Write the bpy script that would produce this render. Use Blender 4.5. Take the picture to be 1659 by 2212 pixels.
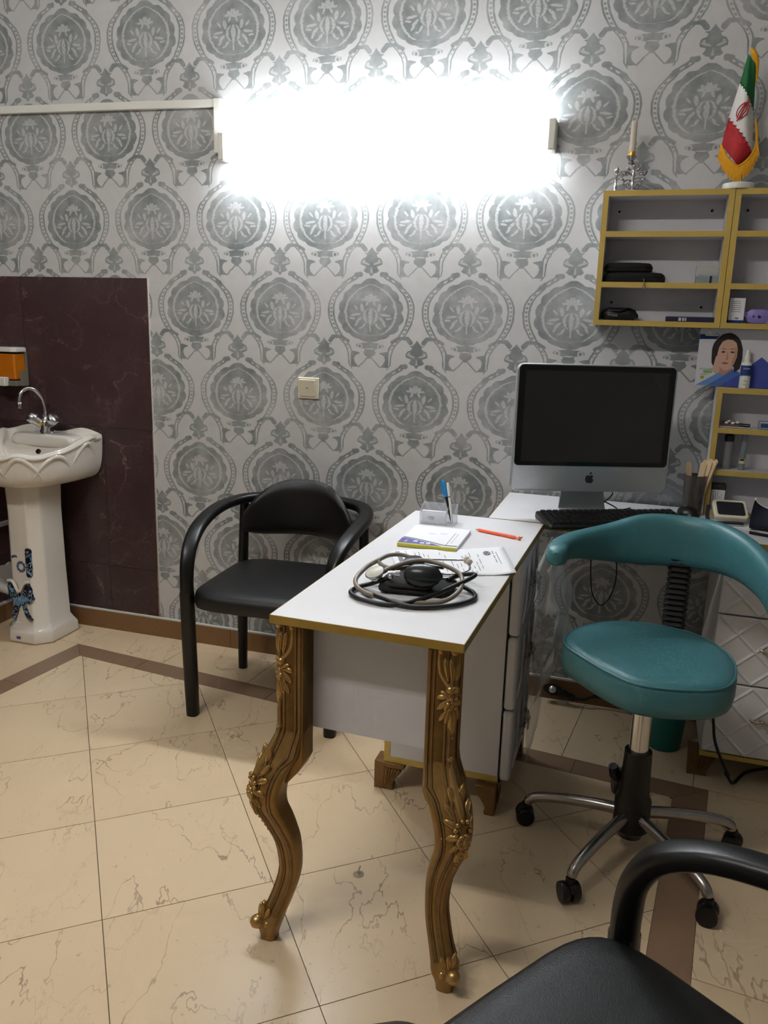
import bpy, bmesh, math, random
from mathutils import Vector, Matrix
from math import sin, cos, pi, radians

random.seed(7)
for o in list(bpy.data.objects):
    bpy.data.objects.remove(o)
SC = bpy.context.scene
COL = SC.collection

# ------------------------------------------------------------------ camera
CAM_POS = Vector((2.0104, -2.8510, 1.3463))
YAW, PITCH, ROLL = 0.29938, 0.23283, 0.02774
FPX = 1761.4
_f = Vector((-sin(YAW) * cos(PITCH), cos(YAW) * cos(PITCH), -sin(PITCH)))
_r = Vector((cos(YAW), sin(YAW), 0))
_u = _r.cross(_f)
_r2 = _r * cos(ROLL) + _u * sin(ROLL)
_u2 = -_r * sin(ROLL) + _u * cos(ROLL)
cam = bpy.data.cameras.new('camera')
cam.sensor_fit = 'VERTICAL'
cam.sensor_height = 24.0
cam.lens = FPX / 2212 * 24.0
cam.clip_start = 0.02
cam_o = bpy.data.objects.new('camera', cam)
M = Matrix((( _r2.x, _u2.x, -_f.x, CAM_POS.x), (_r2.y, _u2.y, -_f.y, CAM_POS.y),
            (_r2.z, _u2.z, -_f.z, CAM_POS.z), (0, 0, 0, 1)))
cam_o.matrix_world = M
COL.objects.link(cam_o)
SC.camera = cam_o

# ------------------------------------------------------------------ world, exposure
W = bpy.data.worlds.new('world')
SC.world = W
W.use_nodes = True
W.node_tree.nodes['Background'].inputs[0].default_value = (0.05, 0.05, 0.055, 1)
W.node_tree.nodes['Background'].inputs[1].default_value = 0.2
SC.view_settings.view_transform = 'Standard'
SC.view_settings.look = 'None'
SC.view_settings.gamma = 1.0
SC.view_settings.use_curve_mapping = False
SC.view_settings.exposure = 0.28
CY = SC.cycles
CY.max_bounces = 6; CY.diffuse_bounces = 3; CY.glossy_bounces = 3; CY.transmission_bounces = 4; CY.transparent_max_bounces = 8
CY.caustics_reflective = False; CY.caustics_refractive = False
CY.use_adaptive_sampling = True; CY.adaptive_threshold = 0.1; CY.adaptive_min_samples = 16; CY.use_denoising = True; CY.use_light_tree = False
TUBE_WALL = 70.0      # emission strength of the tubes on the back wall
TUBE_FRONT = 92.0     # emission strength of the tubes on the ceiling, left of the camera

# ------------------------------------------------------------------ helpers
def lin(c):
    def f(v):
        return v / 12.92 if v <= 0.04045 else ((v + 0.055) / 1.055) ** 2.4
    return tuple(f(v / 255.0) for v in c[:3]) + (1.0,)

class MB:
    def __init__(s):
        s.v, s.f, s.m, s.s = [], [], [], []
    def add(s, vs, fs, mat=0, smooth=False, M=None):
        b = len(s.v)
        for p in vs:
            p = Vector(p)
            if M is not None:
                p = M @ p
            s.v.append(p)
        for f in fs:
            s.f.append([i + b for i in f]); s.m.append(mat); s.s.append(smooth)
        return s
    def box(s, x0, x1, y0, y1, z0, z1, mat=0, M=None):
        vs = [(x0,y0,z0),(x1,y0,z0),(x1,y1,z0),(x0,y1,z0),(x0,y0,z1),(x1,y0,z1),(x1,y1,z1),(x0,y1,z1)]
        fs = [(0,3,2,1),(4,5,6,7),(0,1,5,4),(1,2,6,5),(2,3,7,6),(3,0,4,7)]
        return s.add(vs, fs, mat, False, M)
    def loft(s, rings, mat=0, smooth=True, closed=True, caps=True, M=None):
        n = len(rings[0]); vs = [p for r in rings for p in r]; fs = []
        for i in range(len(rings) - 1):
            for j in range(n if closed else n - 1):
                k = (j + 1) % n
                fs.append((i*n+j, i*n+k, (i+1)*n+k, (i+1)*n+j))
        s.add(vs, fs, mat, smooth, M)
        if caps and closed:
            s.add(rings[0], [tuple(reversed(range(n)))], mat, False, M)
            s.add(rings[-1], [tuple(range(n))], mat, False, M)
        return s
    def lathe(s, prof, n=24, mat=0, M=None, smooth=True, caps=True):
        rings = [[(r*cos(2*pi*j/n), r*sin(2*pi*j/n), z) for j in range(n)] for r, z in prof]
        return s.loft(rings, mat, smooth, True, caps, M)
    def tube(s, pts, r, n=8, mat=0, smooth=True, M=None, closed=False, sec=None, up=None):
        pts = [Vector(p) for p in pts]
        N = len(pts)
        rad = r if isinstance(r, (list, tuple)) else [r] * N
        rings = []; nrm = None
        for i in range(N):
            if closed:
                t = pts[(i+1) % N] - pts[(i-1) % N]
            else:
                t = pts[min(i+1, N-1)] - pts[max(i-1, 0)]
            if t.length < 1e-9: t = Vector((0,0,1))
            t.normalize()
            if up is not None:
                nrm = Vector(up)
            elif nrm is None:
                nrm = Vector((0,0,1)) if abs(t.z) < 0.9 else Vector((1,0,0))
            nrm = nrm - t * nrm.dot(t)
            if nrm.length < 1e-6:
                nrm = Vector((1,0,0)) - t * t.x
            nrm.normalize()
            b = t.cross(nrm)
            if sec is None:
                ring = [pts[i] + (nrm * cos(2*pi*j/n) + b * sin(2*pi*j/n)) * rad[i] for j in range(n)]
            else:
                ring = [pts[i] + (b * q[0] + nrm * q[1]) * rad[i] for q in sec]
            rings.append(ring)
        if closed:
            rings.append(rings[0])
        return s.loft(rings, mat, smooth, True, not closed, M)
    def sphere(s, c, r, n=12, m=8, mat=0, sc=(1,1,1), M=None):
        rings = []
        for i in range(m + 1):
            a = -pi/2 + pi*i/m
            rr = max(cos(a), 1e-3)
            rings.append([(c[0]+r*sc[0]*rr*cos(2*pi*j/n), c[1]+r*sc[1]*rr*sin(2*pi*j/n), c[2]+r*sc[2]*sin(a)) for j in range(n)])
        return s.loft(rings, mat, True, True, True, M)
    def prism(s, poly, h0, h1, axis='z', mat=0, M=None):
        """poly: 2-D outline; extruded along axis ('z': x,y  'y': x,z  'x': y,z)"""
        n = len(poly)
        def p(q, h):
            return (q[0], q[1], h) if axis == 'z' else ((q[0], h, q[1]) if axis == 'y' else (h, q[0], q[1]))
        vs = [p(q, h0) for q in poly] + [p(q, h1) for q in poly]
        fs = [tuple(reversed(range(n))), tuple(range(n, 2*n))]
        fs += [(i, (i+1) % n, n + (i+1) % n, n + i) for i in range(n)]
        return s.add(vs, fs, mat, False, M)
    def mesh(s, name, mats, smooth_angle=None):
        me = bpy.data.meshes.new(name)
        me.from_pydata([tuple(p) for p in s.v], [], s.f)
        for i, p in enumerate(me.polygons):
            p.material_index = s.m[i]; p.use_smooth = s.s[i] or smooth_angle is not None
        for m in mats:
            me.materials.append(m)
        bm = bmesh.new(); bm.from_mesh(me)
        bmesh.ops.remove_doubles(bm, verts=bm.verts, dist=1e-6)
        bmesh.ops.recalc_face_normals(bm, faces=bm.faces)
        bm.to_mesh(me); bm.free()
        if smooth_angle is not None:
            me.set_sharp_from_angle(angle=radians(smooth_angle))
        me.update()
        return me

def link(o, parent=None):
    COL.objects.link(o)
    if parent is not None:
        o.parent = parent
    return o

def obj(name, mb, mats, parent=None, bevel=0, seg=2, subd=0, sm=None, loc=None, rot=None, label=None):
    if not isinstance(mats, (list, tuple)): mats = [mats]
    o = bpy.data.objects.new(name, mb.mesh(name, mats, sm))
    link(o, parent)
    if loc is not None: o.location = loc
    if rot is not None: o.rotation_euler = rot
    if sm is None and not bevel and not subd and any(mb.s):
        o.data.set_sharp_from_angle(angle=radians(55))
    if subd:
        m = o.modifiers.new('subd', 'SUBSURF'); m.levels = subd; m.render_levels = subd
    if bevel:
        m = o.modifiers.new('bevel', 'BEVEL'); m.width = bevel; m.segments = seg
        m.limit_method = 'ANGLE'; m.angle_limit = radians(40)
        for p in o.data.polygons: p.use_smooth = True
        o.data.set_sharp_from_angle(angle=radians(50))
    if label: o['label'] = label
    return o

def tag(o, label, cat, group=None):
    o['label'] = label; o['category'] = cat
    if group: o['group'] = group
    return o

def struct(o, label=None):
    o['kind'] = 'structure'
    if label: o['label'] = label
    return o

def thing(name, label, cat, loc=(0,0,0), rz=0.0, group=None):
    o = bpy.data.objects.new(name, None)
    o.empty_display_size = 0.05
    o.location = loc; o.rotation_euler = (0, 0, rz)
    link(o)
    return tag(o, label, cat, group)

def copy_tree(o, parent=None):
    c = o.copy(); COL.objects.link(c); c.parent = parent
    for ch in list(o.children):
        copy_tree(ch, c)
    return c

def spline(pts, k=6, closed=False):
    P = [Vector(p) for p in pts]; n = len(P); out = []
    rng = n if closed else n - 1
    for i in range(rng):
        p0 = P[(i-1) % n] if closed or i > 0 else P[0]
        p1 = P[i]; p2 = P[(i+1) % n]
        p3 = P[(i+2) % n] if closed or i+2 < n else P[-1]
        for j in range(k):
            t = j / k
            out.append(0.5*((2*p1) + (p2-p0)*t + (2*p0-5*p1+4*p2-p3)*t*t + (3*p1-p0-3*p2+p3)*t**3))
    if not closed: out.append(P[-1].copy())
    return out

def rrect(hx, hy, r, n=4, cx=0, cy=0):
    out = []
    for sx, sy, a0 in ((1,1,0),(-1,1,pi/2),(-1,-1,pi),(1,-1,3*pi/2)):
        for i in range(n + 1):
            a = a0 + (pi/2)*i/n
            out.append((cx + sx*(hx-r) + r*cos(a), cy + sy*(hy-r) + r*sin(a)))
    return out

def Rz(a): return Matrix.Rotation(a, 4, 'Z')
def Rx(a): return Matrix.Rotation(a, 4, 'X')
def Ry(a): return Matrix.Rotation(a, 4, 'Y')
def T(x, y, z): return Matrix.Translation((x, y, z))
def Sc(x, y, z): return Matrix.Diagonal((x, y, z, 1))

def text_mb(body, size, M, mat=0, align='CENTER', mb=None, extrude=0.0002, xs=1.0):
    """flat lettering lying in the local XY plane, moved by M"""
    cu = bpy.data.curves.new('lettering', 'FONT')
    cu.body = body; cu.size = size; cu.align_x = align; cu.align_y = 'CENTER'
    cu.extrude = extrude; cu.resolution_u = 2
    t = bpy.data.objects.new('lettering', cu); COL.objects.link(t)
    dg = bpy.context.evaluated_depsgraph_get(); dg.update()
    me = bpy.data.meshes.new_from_object(t.evaluated_get(dg))
    mb = mb or MB()
    mb.add([(v.co.x*xs, v.co.y, v.co.z) for v in me.vertices], [tuple(p.vertices) for p in me.polygons], mat, False, M)
    bpy.data.objects.remove(t); bpy.data.curves.remove(cu); bpy.data.meshes.remove(me)
    return mb

# ------------------------------------------------------------------ materials
MATS = {}
class NB:
    """tiny expression builder for shader math nodes"""
    def __init__(s, nt): s.nt = nt
    def n(s, typ, **kw):
        nd = s.nt.nodes.new(typ)
        for k, v in kw.items(): setattr(nd, k, v)
        return nd
    def m(s, op, *a, clamp=False):
        nd = s.n('ShaderNodeMath', operation=op); nd.use_clamp = clamp
        for i, x in enumerate(a):
            if isinstance(x, E): s.nt.links.new(x.k, nd.inputs[i])
            else: nd.inputs[i].default_value = float(x)
        return E(s, nd.outputs[0])
    def mx(s, *a):
        r = a[0]
        for x in a[1:]: r = s.m('MAXIMUM', r, x)
        return r
    def ss(s, d, aa=0.007):          # soft step of a signed distance
        return s.m('MULTIPLY_ADD', d, 1.0/aa, 0.5, clamp=True)
    def curve(s, t, pts, vmax=1.0, lo=0.0, hi=1.0):
        nd = s.n('ShaderNodeFloatCurve'); c = nd.mapping.curves[0]
        pts = [((x-lo)/(hi-lo), y/vmax) for x, y in pts]
        c.points[0].location = pts[0]; c.points[1].location = pts[-1]
        for p in pts[1:-1]: c.points.new(*p)
        for p in c.points: p.handle_type = 'VECTOR'
        nd.mapping.update()
        s.nt.links.new(((t - lo) * (1.0/(hi-lo))).k, nd.inputs['Value'])
        return E(s, nd.outputs[0]) * vmax
    def ell(s, x, y, cx, cy, rx, ry, rot=0.0, soft=0.35):
        c, n = cos(radians(rot)), sin(radians(rot))
        dx, dy = x - cx, y - cy
        a = s.m('MULTIPLY_ADD', dx, c/rx, dy * (n/rx))
        b = s.m('MULTIPLY_ADD', dx, -n/ry, dy * (c/ry))
        d = s.m('MULTIPLY_ADD', a, a, b * b)
        return s.m('MULTIPLY_ADD', d, -1.0/soft, 1.0/soft + 0.5, clamp=True)
    def cap(s, x, y, ax, ay, bx, by, r, aa=0.007):
        ex, ey = bx-ax, by-ay; L = ex*ex + ey*ey
        px, py = x - ax, y - ay
        h = s.m('MULTIPLY_ADD', px, ex/L, py * (ey/L), clamp=True)
        qx = px - h*ex; qy = py - h*ey
        d = s.m('SQRT', s.m('MULTIPLY_ADD', qx, qx, qy*qy))
        return s.ss(r - d, aa)
    def noise(s, vec, scale, detail=2.0, rough=0.5, dist=0.0):
        nd = s.n('ShaderNodeTexNoise')
        nd.inputs['Scale'].default_value = scale; nd.inputs['Detail'].default_value = detail
        nd.inputs['Roughness'].default_value = rough; nd.inputs['Distortion'].default_value = dist
        if vec is not None: s.nt.links.new(vec, nd.inputs['Vector'])
        return E(s, nd.outputs['Fac'])
    def mix(s, f, a, b):
        nd = s.n('ShaderNodeMix', data_type='RGBA')
        if isinstance(f, E): s.nt.links.new(f.k, nd.inputs[0])
        else: nd.inputs[0].default_value = f
        for x, i in ((a, 6), (b, 7)):
            if isinstance(x, tuple): nd.inputs[i].default_value = x
            else: s.nt.links.new(x, nd.inputs[i])
        return nd.outputs[2]
class E:
    def __init__(s, b, k): s.b, s.k = b, k
    def __add__(s, o): return s.b.m('ADD', s, o)
    __radd__ = __add__
    def __sub__(s, o): return s.b.m('SUBTRACT', s, o)
    def __rsub__(s, o): return s.b.m('SUBTRACT', o, s)
    def __mul__(s, o): return s.b.m('MULTIPLY', s, o)
    __rmul__ = __mul__

def base_mat(name):
    m = bpy.data.materials.new(name); m.use_nodes = True
    nt = m.node_tree; p = nt.nodes['Principled BSDF']
    MATS[name] = m
    return m, nt, p, NB(nt)

def mat(name, c, rough=0.5, metal=0.0, var=0.06, vs=12.0, bump=0.0, bs=80.0, spec=0.5, trans=0.0, alpha=1.0, coat=0.0, c2=None, ior=1.45, emit=0.0):
    if name in MATS: return MATS[name]
    m, nt, p, B = base_mat(name)
    tc = B.n('ShaderNodeTexCoord')
    n1 = B.noise(tc.outputs['Object'], vs, 4.0, 0.6)
    a = lin(c)
    if c2 is None:
        b = tuple(max(0.0, v*(1-var*2)) for v in a[:3]) + (1.0,)
        a = tuple(min(1.0, v*(1+var)) for v in a[:3]) + (1.0,)
    else: b = lin(c2)
    nt.links.new(B.mix(n1, a, b), p.inputs['Base Color'])
    p.inputs['Roughness'].default_value = rough
    p.inputs['Metallic'].default_value = metal
    p.inputs['Specular IOR Level'].default_value = spec
    p.inputs['IOR'].default_value = ior
    p.inputs['Transmission Weight'].default_value = trans
    p.inputs['Alpha'].default_value = alpha
    p.inputs['Coat Weight'].default_value = coat
    if emit:
        p.inputs['Emission Color'].default_value = a; p.inputs['Emission Strength'].default_value = emit
    if bump:
        n2 = B.noise(tc.outputs['Object'], bs, 3.0, 0.6)
        bp = B.n('ShaderNodeBump'); bp.inputs['Strength'].default_value = bump; bp.inputs['Distance'].default_value = 0.002
        nt.links.new(n2.k, bp.inputs['Height']); nt.links.new(bp.outputs[0], p.inputs['Normal'])
    return m

WPW, WPR, WPZ = 0.353, 0.31683, 2.43563     # repeat width, row step, height of the first row of tips
def wallpaper(name, axis, off=0.0, simple=False):
    m, nt, p, B = base_mat(name)
    tc = B.n('ShaderNodeTexCoord'); co = tc.outputs['Object']
    sep = B.n('ShaderNodeSeparateXYZ'); nt.links.new(co, sep.inputs[0])
    x = E(B, sep.outputs[axis]); z = E(B, sep.outputs[2])
    V = 2*WPR/WPW; H = V/2
    wob = (B.noise(co, 55.0, 1.0) - 0.5) * 0.012
    u0 = (x + off) * (1/WPW) + wob
    fr = B.m('FRACT', u0 + 0.5) - 0.5
    u = B.m('ABSOLUTE', fr)
    tn = B.m('FRACT', ((WPZ - WPR) - z) * (1/(WPW*V)) + wob*0.5 + 40.0)
    half = [(0,.30),(.06,.318),(.1,.355),(.16,.415),(.2,.440),(.25,.460),(.3,.467),(.38,.462),(.45,.442),(.5,.416),(.55,.385),(.6,.34),(.65,.29),(.7,.258),(.75,.24),(.8,.235),(.86,.232)]
    full = half + [(t+H, .5-b) for t, b in half] + [(V, .30)]
    bt = B.curve(tn*V, full, .5, 0, V)
    sel = B.m('GREATER_THAN', u, bt)
    X = u + sel*(0.5 - 2*u)
    Tt = B.m('FRACT', tn + 0.5*sel) * V
    b = bt + sel*(0.5 - 2*bt)
    up = B.m('GREATER_THAN', Tt, V*0.75)
    Ts = Tt - up*V                                   # signed height about the tip
    nz = B.noise(co, 150.0, 1.0)
    # medallion with scalloped rim
    th = B.m('ARCTAN2', X, .335 - Tt)
    sc = B.m('ABSOLUTE', B.m('SINE', th*8.0)) * 0.024
    med_hw = B.curve(Tt, [(0,0),(.02,.03),(.05,.085),(.062,.14),(.085,.18),(.11,.215),(.15,.252),(.19,.28),(.237,.302),(.317,.323),(.4,.323),(.45,.308),(.5,.276),(.54,.232),(.575,.175),(.605,.105),(.625,.04),(.632,0),(.7,0)], .5, 0, .7)
    med = B.ss(med_hw + sc + .006 - X) * B.ss(.64 - Tt) * B.ss(Tt - .004)
    ring_hw = B.curve(Tt, [(0,0),(.058,0),(.075,.045),(.095,.09),(.13,.145),(.18,.20),(.24,.24),(.33,.26),(.42,.245),(.48,.21),(.53,.16),(.555,.115),(.566,0),(.7,0)], .5, 0, .7)
    rd = B.m('ABSOLUTE', ring_hw*1.04 - X)
    ring = B.ss((nz*0.034 - 0.004) - rd, .009) * B.ss(Tt - .058) * B.ss(.57 - Tt)
    # flower bush in the middle
    Xf = X*(1/1.08); Tf = (Tt - .355)*(1/1.04) + .345
    rc = B.m('SQRT', B.m('MULTIPLY_ADD', Xf, Xf, (Tf-.25)*(Tf-.25)))
    ac = B.m('ARCTAN2', Xf, .25 - Tf)
    fan = B.ss(.090 + .010*B.m('SINE', ac*13.0) - rc) * B.ss(.226 - .12*Xf - Tf)
    uu = B.m('DIVIDE', Xf*(1/.088), B.m('SQRT', B.m('MAXIMUM', 1.0 - (Tf-.362)*(Tf-.362)*(1/.0056), .02)))
    pom = B.ss(B.m('SINE', uu*10.5 + .6)*.5 + (nz-.5)*1.2, .5) * B.ss(1.0-uu, .06) * B.ss(.44-Tf)*B.ss(Tf-.288)
    fl = B.mx(fan, B.ell(Xf,Tf,.034,.238,.012,.03,-24), B.ell(Xf,Tf,.085,.285,.018,.040,12), B.ell(Xf,Tf,.145,.282,.010,.030,42))
    if not simple:
        fl = B.mx(fl, pom, B.ell(Xf,Tf,.15,.352,.05,.012,8), B.ell(Xf,Tf,.18,.385,.03,.010,-8), B.ell(Xf,Tf,.115,.40,.013,.038,-48),
              B.ell(Xf,Tf,.135,.435,.012,.034,-30), B.ell(Xf,Tf,.065,.452,.011,.03,-34), B.ell(Xf,Tf,.095,.478,.019,.008,14),
              B.ss(.007 - Xf)*B.ss(Tf-.43)*B.ss(.51-Tf))
    fl = fl * B.m('MULTIPLY_ADD', nz, 2.2, -0.15, clamp=True)
    medd = med * (1.0 - .7*ring) * (1.0 - .75*fl)
    # beaded band that runs along the strip edge
    kc = B.curve(Tt, [(0,1),(.5,1),(.62,.9),(.75,.75),(.9,.7),(V,.7)], 1.0, 0, V)
    e = B.m('DIVIDE', b - X, kc)
    g = B.ss(Tt - .045, .012) * B.ss(.905 - Tt, .012)
    outer = B.ss(e-.003)*B.ss(.022-e)
    inner = B.ss(e-.056)*B.ss(.077-e)*B.ss(.74-Tt, .02)
    pt = (B.m('FRACT', Tt*(1/.040)) - .5) * .040
    eb = e - .039
    bead = B.ss(.0118 - B.m('SQRT', B.m('MULTIPLY_ADD', pt, pt, eb*eb))) * B.ss(.70-Tt, .02)
    ink = B.mx(medd, g * B.mx(outer, inner, bead))
    if not simple:
        # branches and knobs by the tip
        br = B.mx(B.cap(X,Ts,.115,-.034,.155,-.028,.026), B.cap(X,Ts,.155,-.014,.305,.072,.024))
        brh = B.ss(.014 - B.m('ABSOLUTE', B.m('FRACT', X*15.0)-.5)*.05, .008) * B.cap(X,Ts,.17,-.004,.28,.058,.007)
        br = br*(1.0 - brh)
        # fleur above the tip
        f_hw = B.curve(Ts, [(-.32,0),(-.303,0),(-.273,.022),(-.244,.05),(-.238,.085),(-.225,.055),(-.2,.066),(-.188,.10),(-.155,.12),(-.128,.115),(-.108,.062),(-.09,.072),(-.07,.088),(-.05,.06),(-.045,.03),(-.022,.014),(-.015,0),(0,0)], .25, -.32, 0)
        fcut = B.mx(B.ell(X,Ts,.062,-.142,.046,.011,-18), B.ell(X,Ts,.078,-.165,.012,.014))
        ftick = B.ss(.5*(Ts+.125)*.35 - X, .006)*B.ss(-.05 - Ts)*B.ss(Ts+.115)
        fleur = B.ss(f_hw - X - .004) * (1.0-.6*fcut) * (1.0-.6*ftick) * B.ss(-.01-Ts)
        hook = B.mx(B.cap(X,Ts,.16,-.318,.10,-.312,.020), B.cap(X,Ts,.10,-.308,.068,-.272,.024))
        arch = B.mx(B.cap(X,Tt,.235,.625,.31,.584,.016), B.cap(X,Tt,.31,.584,.42,.590,.018))
        # scroll ornament and claw leaves below the medallion
        s_hw = B.curve(Tt, [(.62,0),(.636,.03),(.645,.12),(.66,.15),(.68,.15),(.692,.12),(.698,.06),(.715,.055),(.735,.068),(.76,.06),(.775,.035),(.795,.02),(.80,0),(.82,0)], .25, .62, .82)
        cx_, cy_ = X - .108, Tt - .674
        cd = B.m('SQRT', B.m('MULTIPLY_ADD', cx_, cx_, cy_*cy_))
        curl = B.ss(.007 - B.m('ABSOLUTE', cd-.022), .007)
        slot = B.ell(X,Tt,.0,.70,.05,.006)
        scroll = B.ss(s_hw - X - .003)*(1.0-.85*B.mx(curl, slot))*B.ss(Tt-.632)*B.ss(.8-Tt)
        cl = B.curve(Tt, [(.70,.25),(.722,.19),(.728,.15),(.738,.108),(.748,.106),(.755,.13),(.77,.155),(.805,.168),(.84,.158),(.868,.13),(.888,.105),(.90,.25)], .25, .70, .90)
        claw = B.ss(X - cl)*B.ss(.205 - X, .01)*B.ss(Tt-.724)*B.ss(.885-Tt)
        stem = B.cap(X,Tt,.020,.79,.115,.885,.006)
        ink = B.mx(ink, br, fleur, hook, arch, scroll, claw, stem)
    # worn print: large soft clouds plus fine cloth grain
    cloud = B.noise(co, 4.5, 2.0, 0.6)
    cl2 = B.noise(co, 20.0, 2.0, 0.65)
    wear = B.m('MULTIPLY_ADD', cloud, 2.0, cl2*1.4 - 1.12, clamp=True)
    k = ink * (wear*.60 + .36)
    grain = B.noise(co, 420.0, 1.0, 0.7)
    paper = B.mix(cl2, lin((208,208,207)), lin((192,192,193)))
    inkc = B.mix(cl2, lin((96,106,108)), lin((120,127,127)))
    col = B.mix(k, paper, inkc)
    col = B.mix(grain*.16, col, lin((150,150,150)))
    nt.links.new(col, p.inputs['Base Color'])
    p.inputs['Roughness'].default_value = 0.55
    p.inputs['Specular IOR Level'].default_value = 0.25
    return m

def stone(name, base, light, vein, rough, vscale=1.0, vein_amt=0.75, rotv=-0.36, stretch=2.8, clouds=0.5, vw=0.006):
    m, nt, p, B = base_mat(name)
    tc = B.n('ShaderNodeTexCoord'); oi = B.n('ShaderNodeObjectInfo')
    mp = B.n('ShaderNodeMapping'); mp.inputs['Scale'].default_value = (stretch, 1.0, stretch)
    cmb = B.n('ShaderNodeCombineXYZ')
    rnd = E(B, oi.outputs['Random'])
    for i, k in enumerate((37.0, 71.0, 53.0)): nt.links.new((rnd*k).k, cmb.inputs[i])
    va = B.n('ShaderNodeVectorMath', operation='ADD')
    nt.links.new(tc.outputs['Object'], va.inputs[0]); nt.links.new(cmb.outputs[0], va.inputs[1])
    mr_ = B.n('ShaderNodeMapping'); mr_.inputs['Rotation'].default_value = (0, 0, rotv)
    nt.links.new(va.outputs[0], mr_.inputs['Vector']); nt.links.new(mr_.outputs[0], mp.inputs['Vector'])
    v = mp.outputs[0]; w = va.outputs[0]
    n1 = B.noise(v, 1.7*vscale, 5.0, 0.55, 0.25)
    n2 = B.noise(v, 3.1*vscale, 5.0, 0.55, 0.35)
    brk = B.noise(w, 5.0*vscale, 2.0)
    l1 = B.ss(vw*1.0 - B.m('ABSOLUTE', n1 - .5), vw*1.2) * B.m('MULTIPLY_ADD', brk, 3.2, -1.0, clamp=True)
    l2 = B.ss(vw*.8 - B.m('ABSOLUTE', n2 - .47), vw*1.2) * B.m('MULTIPLY_ADD', brk, -3.4, 2.0, clamp=True)
    cl = B.noise(w, 4.0*vscale, 5.0, 0.65)
    spots = B.ss(B.noise(w, 70.0*vscale, 2.0, .6) - .70, .03) * B.ss(B.noise(w, 14.0*vscale, 1.0)-.5, .1)
    tone = rnd*.35 + cl*clouds
    col = B.mix(tone, lin(light), lin(base))
    col = B.mix(B.mx(l1, l2*.5, spots*.5)*vein_amt, col, lin(vein))
    nt.links.new(col, p.inputs['Base Color'])
    nt.links.new((cl*.12 + (rough-.06)).k, p.inputs['Roughness'])
    p.inputs['Specular IOR Level'].default_value = 0.4
    return m

# the named colours of the place
wp_xz = wallpaper('damask wallpaper', 0)
wp_front = wallpaper('damask wallpaper facing', 0, 0.05, True)
wp_yz = mat('grey side wallpaper', (178,179,180), .55, var=.08, vs=4)
floor_m = stone('cream marble', (212,187,152), (230,208,174), (128,104,86), 0.30, vw=.0032, vein_amt=.68)
strip_m = stone('brown stone strip', (128,101,80), (150,122,98), (100,78,60), 0.38, 1.4, .25)
base_m = stone('brown stone baseboard', (112,82,52), (134,100,64), (84,58,36), 0.42, 1.4, .35)
maroon_m = stone('maroon marble tile', (50,38,40), (92,68,70), (150,118,112), 0.28, 1.0, .42, 0.9, 1.5, .9, .0035)
grout_m = mat('dark grout', (120,104,88), .9)
grout_l = mat('pinkish grout', (150,120,112), .9)
caulk_m = mat('white caulk', (205,203,196), .8, bump=.4)
plaster_m = mat('white plaster', (196,190,180), .9, bump=.6, bs=40)
ceil_m = mat('white ceiling paint', (225,224,220), .9)
white_lam = mat('white laminate', (226,225,228), .35, var=.015)
white_lam2 = mat('white laminate panel', (205,204,208), .45, var=.02)
gold_band = mat('gold edge band', (150,122,52), .42, .25, var=.08)
yel_band = mat('ochre edge band', (194,166,86), .5, .05, var=.06)
gold_m = mat('antique gold paint', (150,116,64), .38, .66, var=.22, vs=26, bump=.25, bs=120)
gold_dk = mat('dull gold paint', (132,102,62), .45, .6, var=.25, vs=30, bump=.3)
gold_hi = mat('bright gold paint', (176,142,88), .32, .75, var=.15, vs=26)
black_pl = mat('black satin plastic', (9,9,10), .36, var=.1, bump=.06, bs=300)
black_lt = mat('black leatherette', (12,12,13), .44, var=.12, bump=.35, bs=420)
black_ru = mat('black rubber', (14,14,15), .5, var=.1)
black_cl = mat('black cloth', (15,15,17), .85, var=.15, bump=.5, bs=250)
navy_cl = mat('navy cloth', (16,20,42), .8, var=.15, bump=.4, bs=250)
teal_lt = mat('teal leatherette', (62,114,121), .38, var=.05, bump=.16, bs=500)
teal_pl = mat('teal plastic', (16,112,110), .4, var=.05)
chrome = mat('chrome', (214,214,216), .18, 1.0, var=.03)
chrome_w = mat('worn chrome', (168,162,158), .26, 1.0, var=.12, vs=40)
silver = mat('brushed aluminium', (176,180,182), .42, .75, var=.02)
ceram = mat('white ceramic', (228,222,212), .12, var=.015, coat=.4)
white_pl = mat('white plastic', (225,224,216), .4, var=.02)
cream_pl = mat('cream plastic', (214,206,184), .4, var=.03)
paper_m = mat('white paper', (236,236,240), .8, var=.01)
ink_bk = mat('black ink', (30,30,34), .7)
ink_gr = mat('grey ink', (140,142,148), .8)
ink_lg = mat('pale grey ink', (186,188,194), .8)
ink_bl = mat('deep blue ink', (28,56,120), .6)
ink_b2 = mat('sky blue ink', (104,142,196), .6)
ink_b3 = mat('mid blue ink', (70,104,176), .6)
ink_b4 = mat('violet blue ink', (62,76,160), .6)
ink_pu = mat('purple ink', (92,82,150), .6)
ink_gn = mat('green ink', (126,176,84), .6)
ink_ye = mat('olive yellow ink', (190,186,70), .6)
skin_m = mat('printed skin', (206,166,146), .6, var=.04)
skin_d = mat('printed skin shade', (180,134,116), .6, var=.04)
hair_m = mat('printed dark hair', (34,26,26), .6)
lip_m = mat('printed lips', (164,88,88), .6)
clear_m = mat('clear acrylic', (226,228,236), .06, var=.005, alpha=.30)
film_m = mat('thin clear film', (206,212,214), .32, var=.05, alpha=.27, spec=.6)
amber_m = mat('amber soap', (196,112,18), .15, var=.05, coat=.3)

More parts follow.
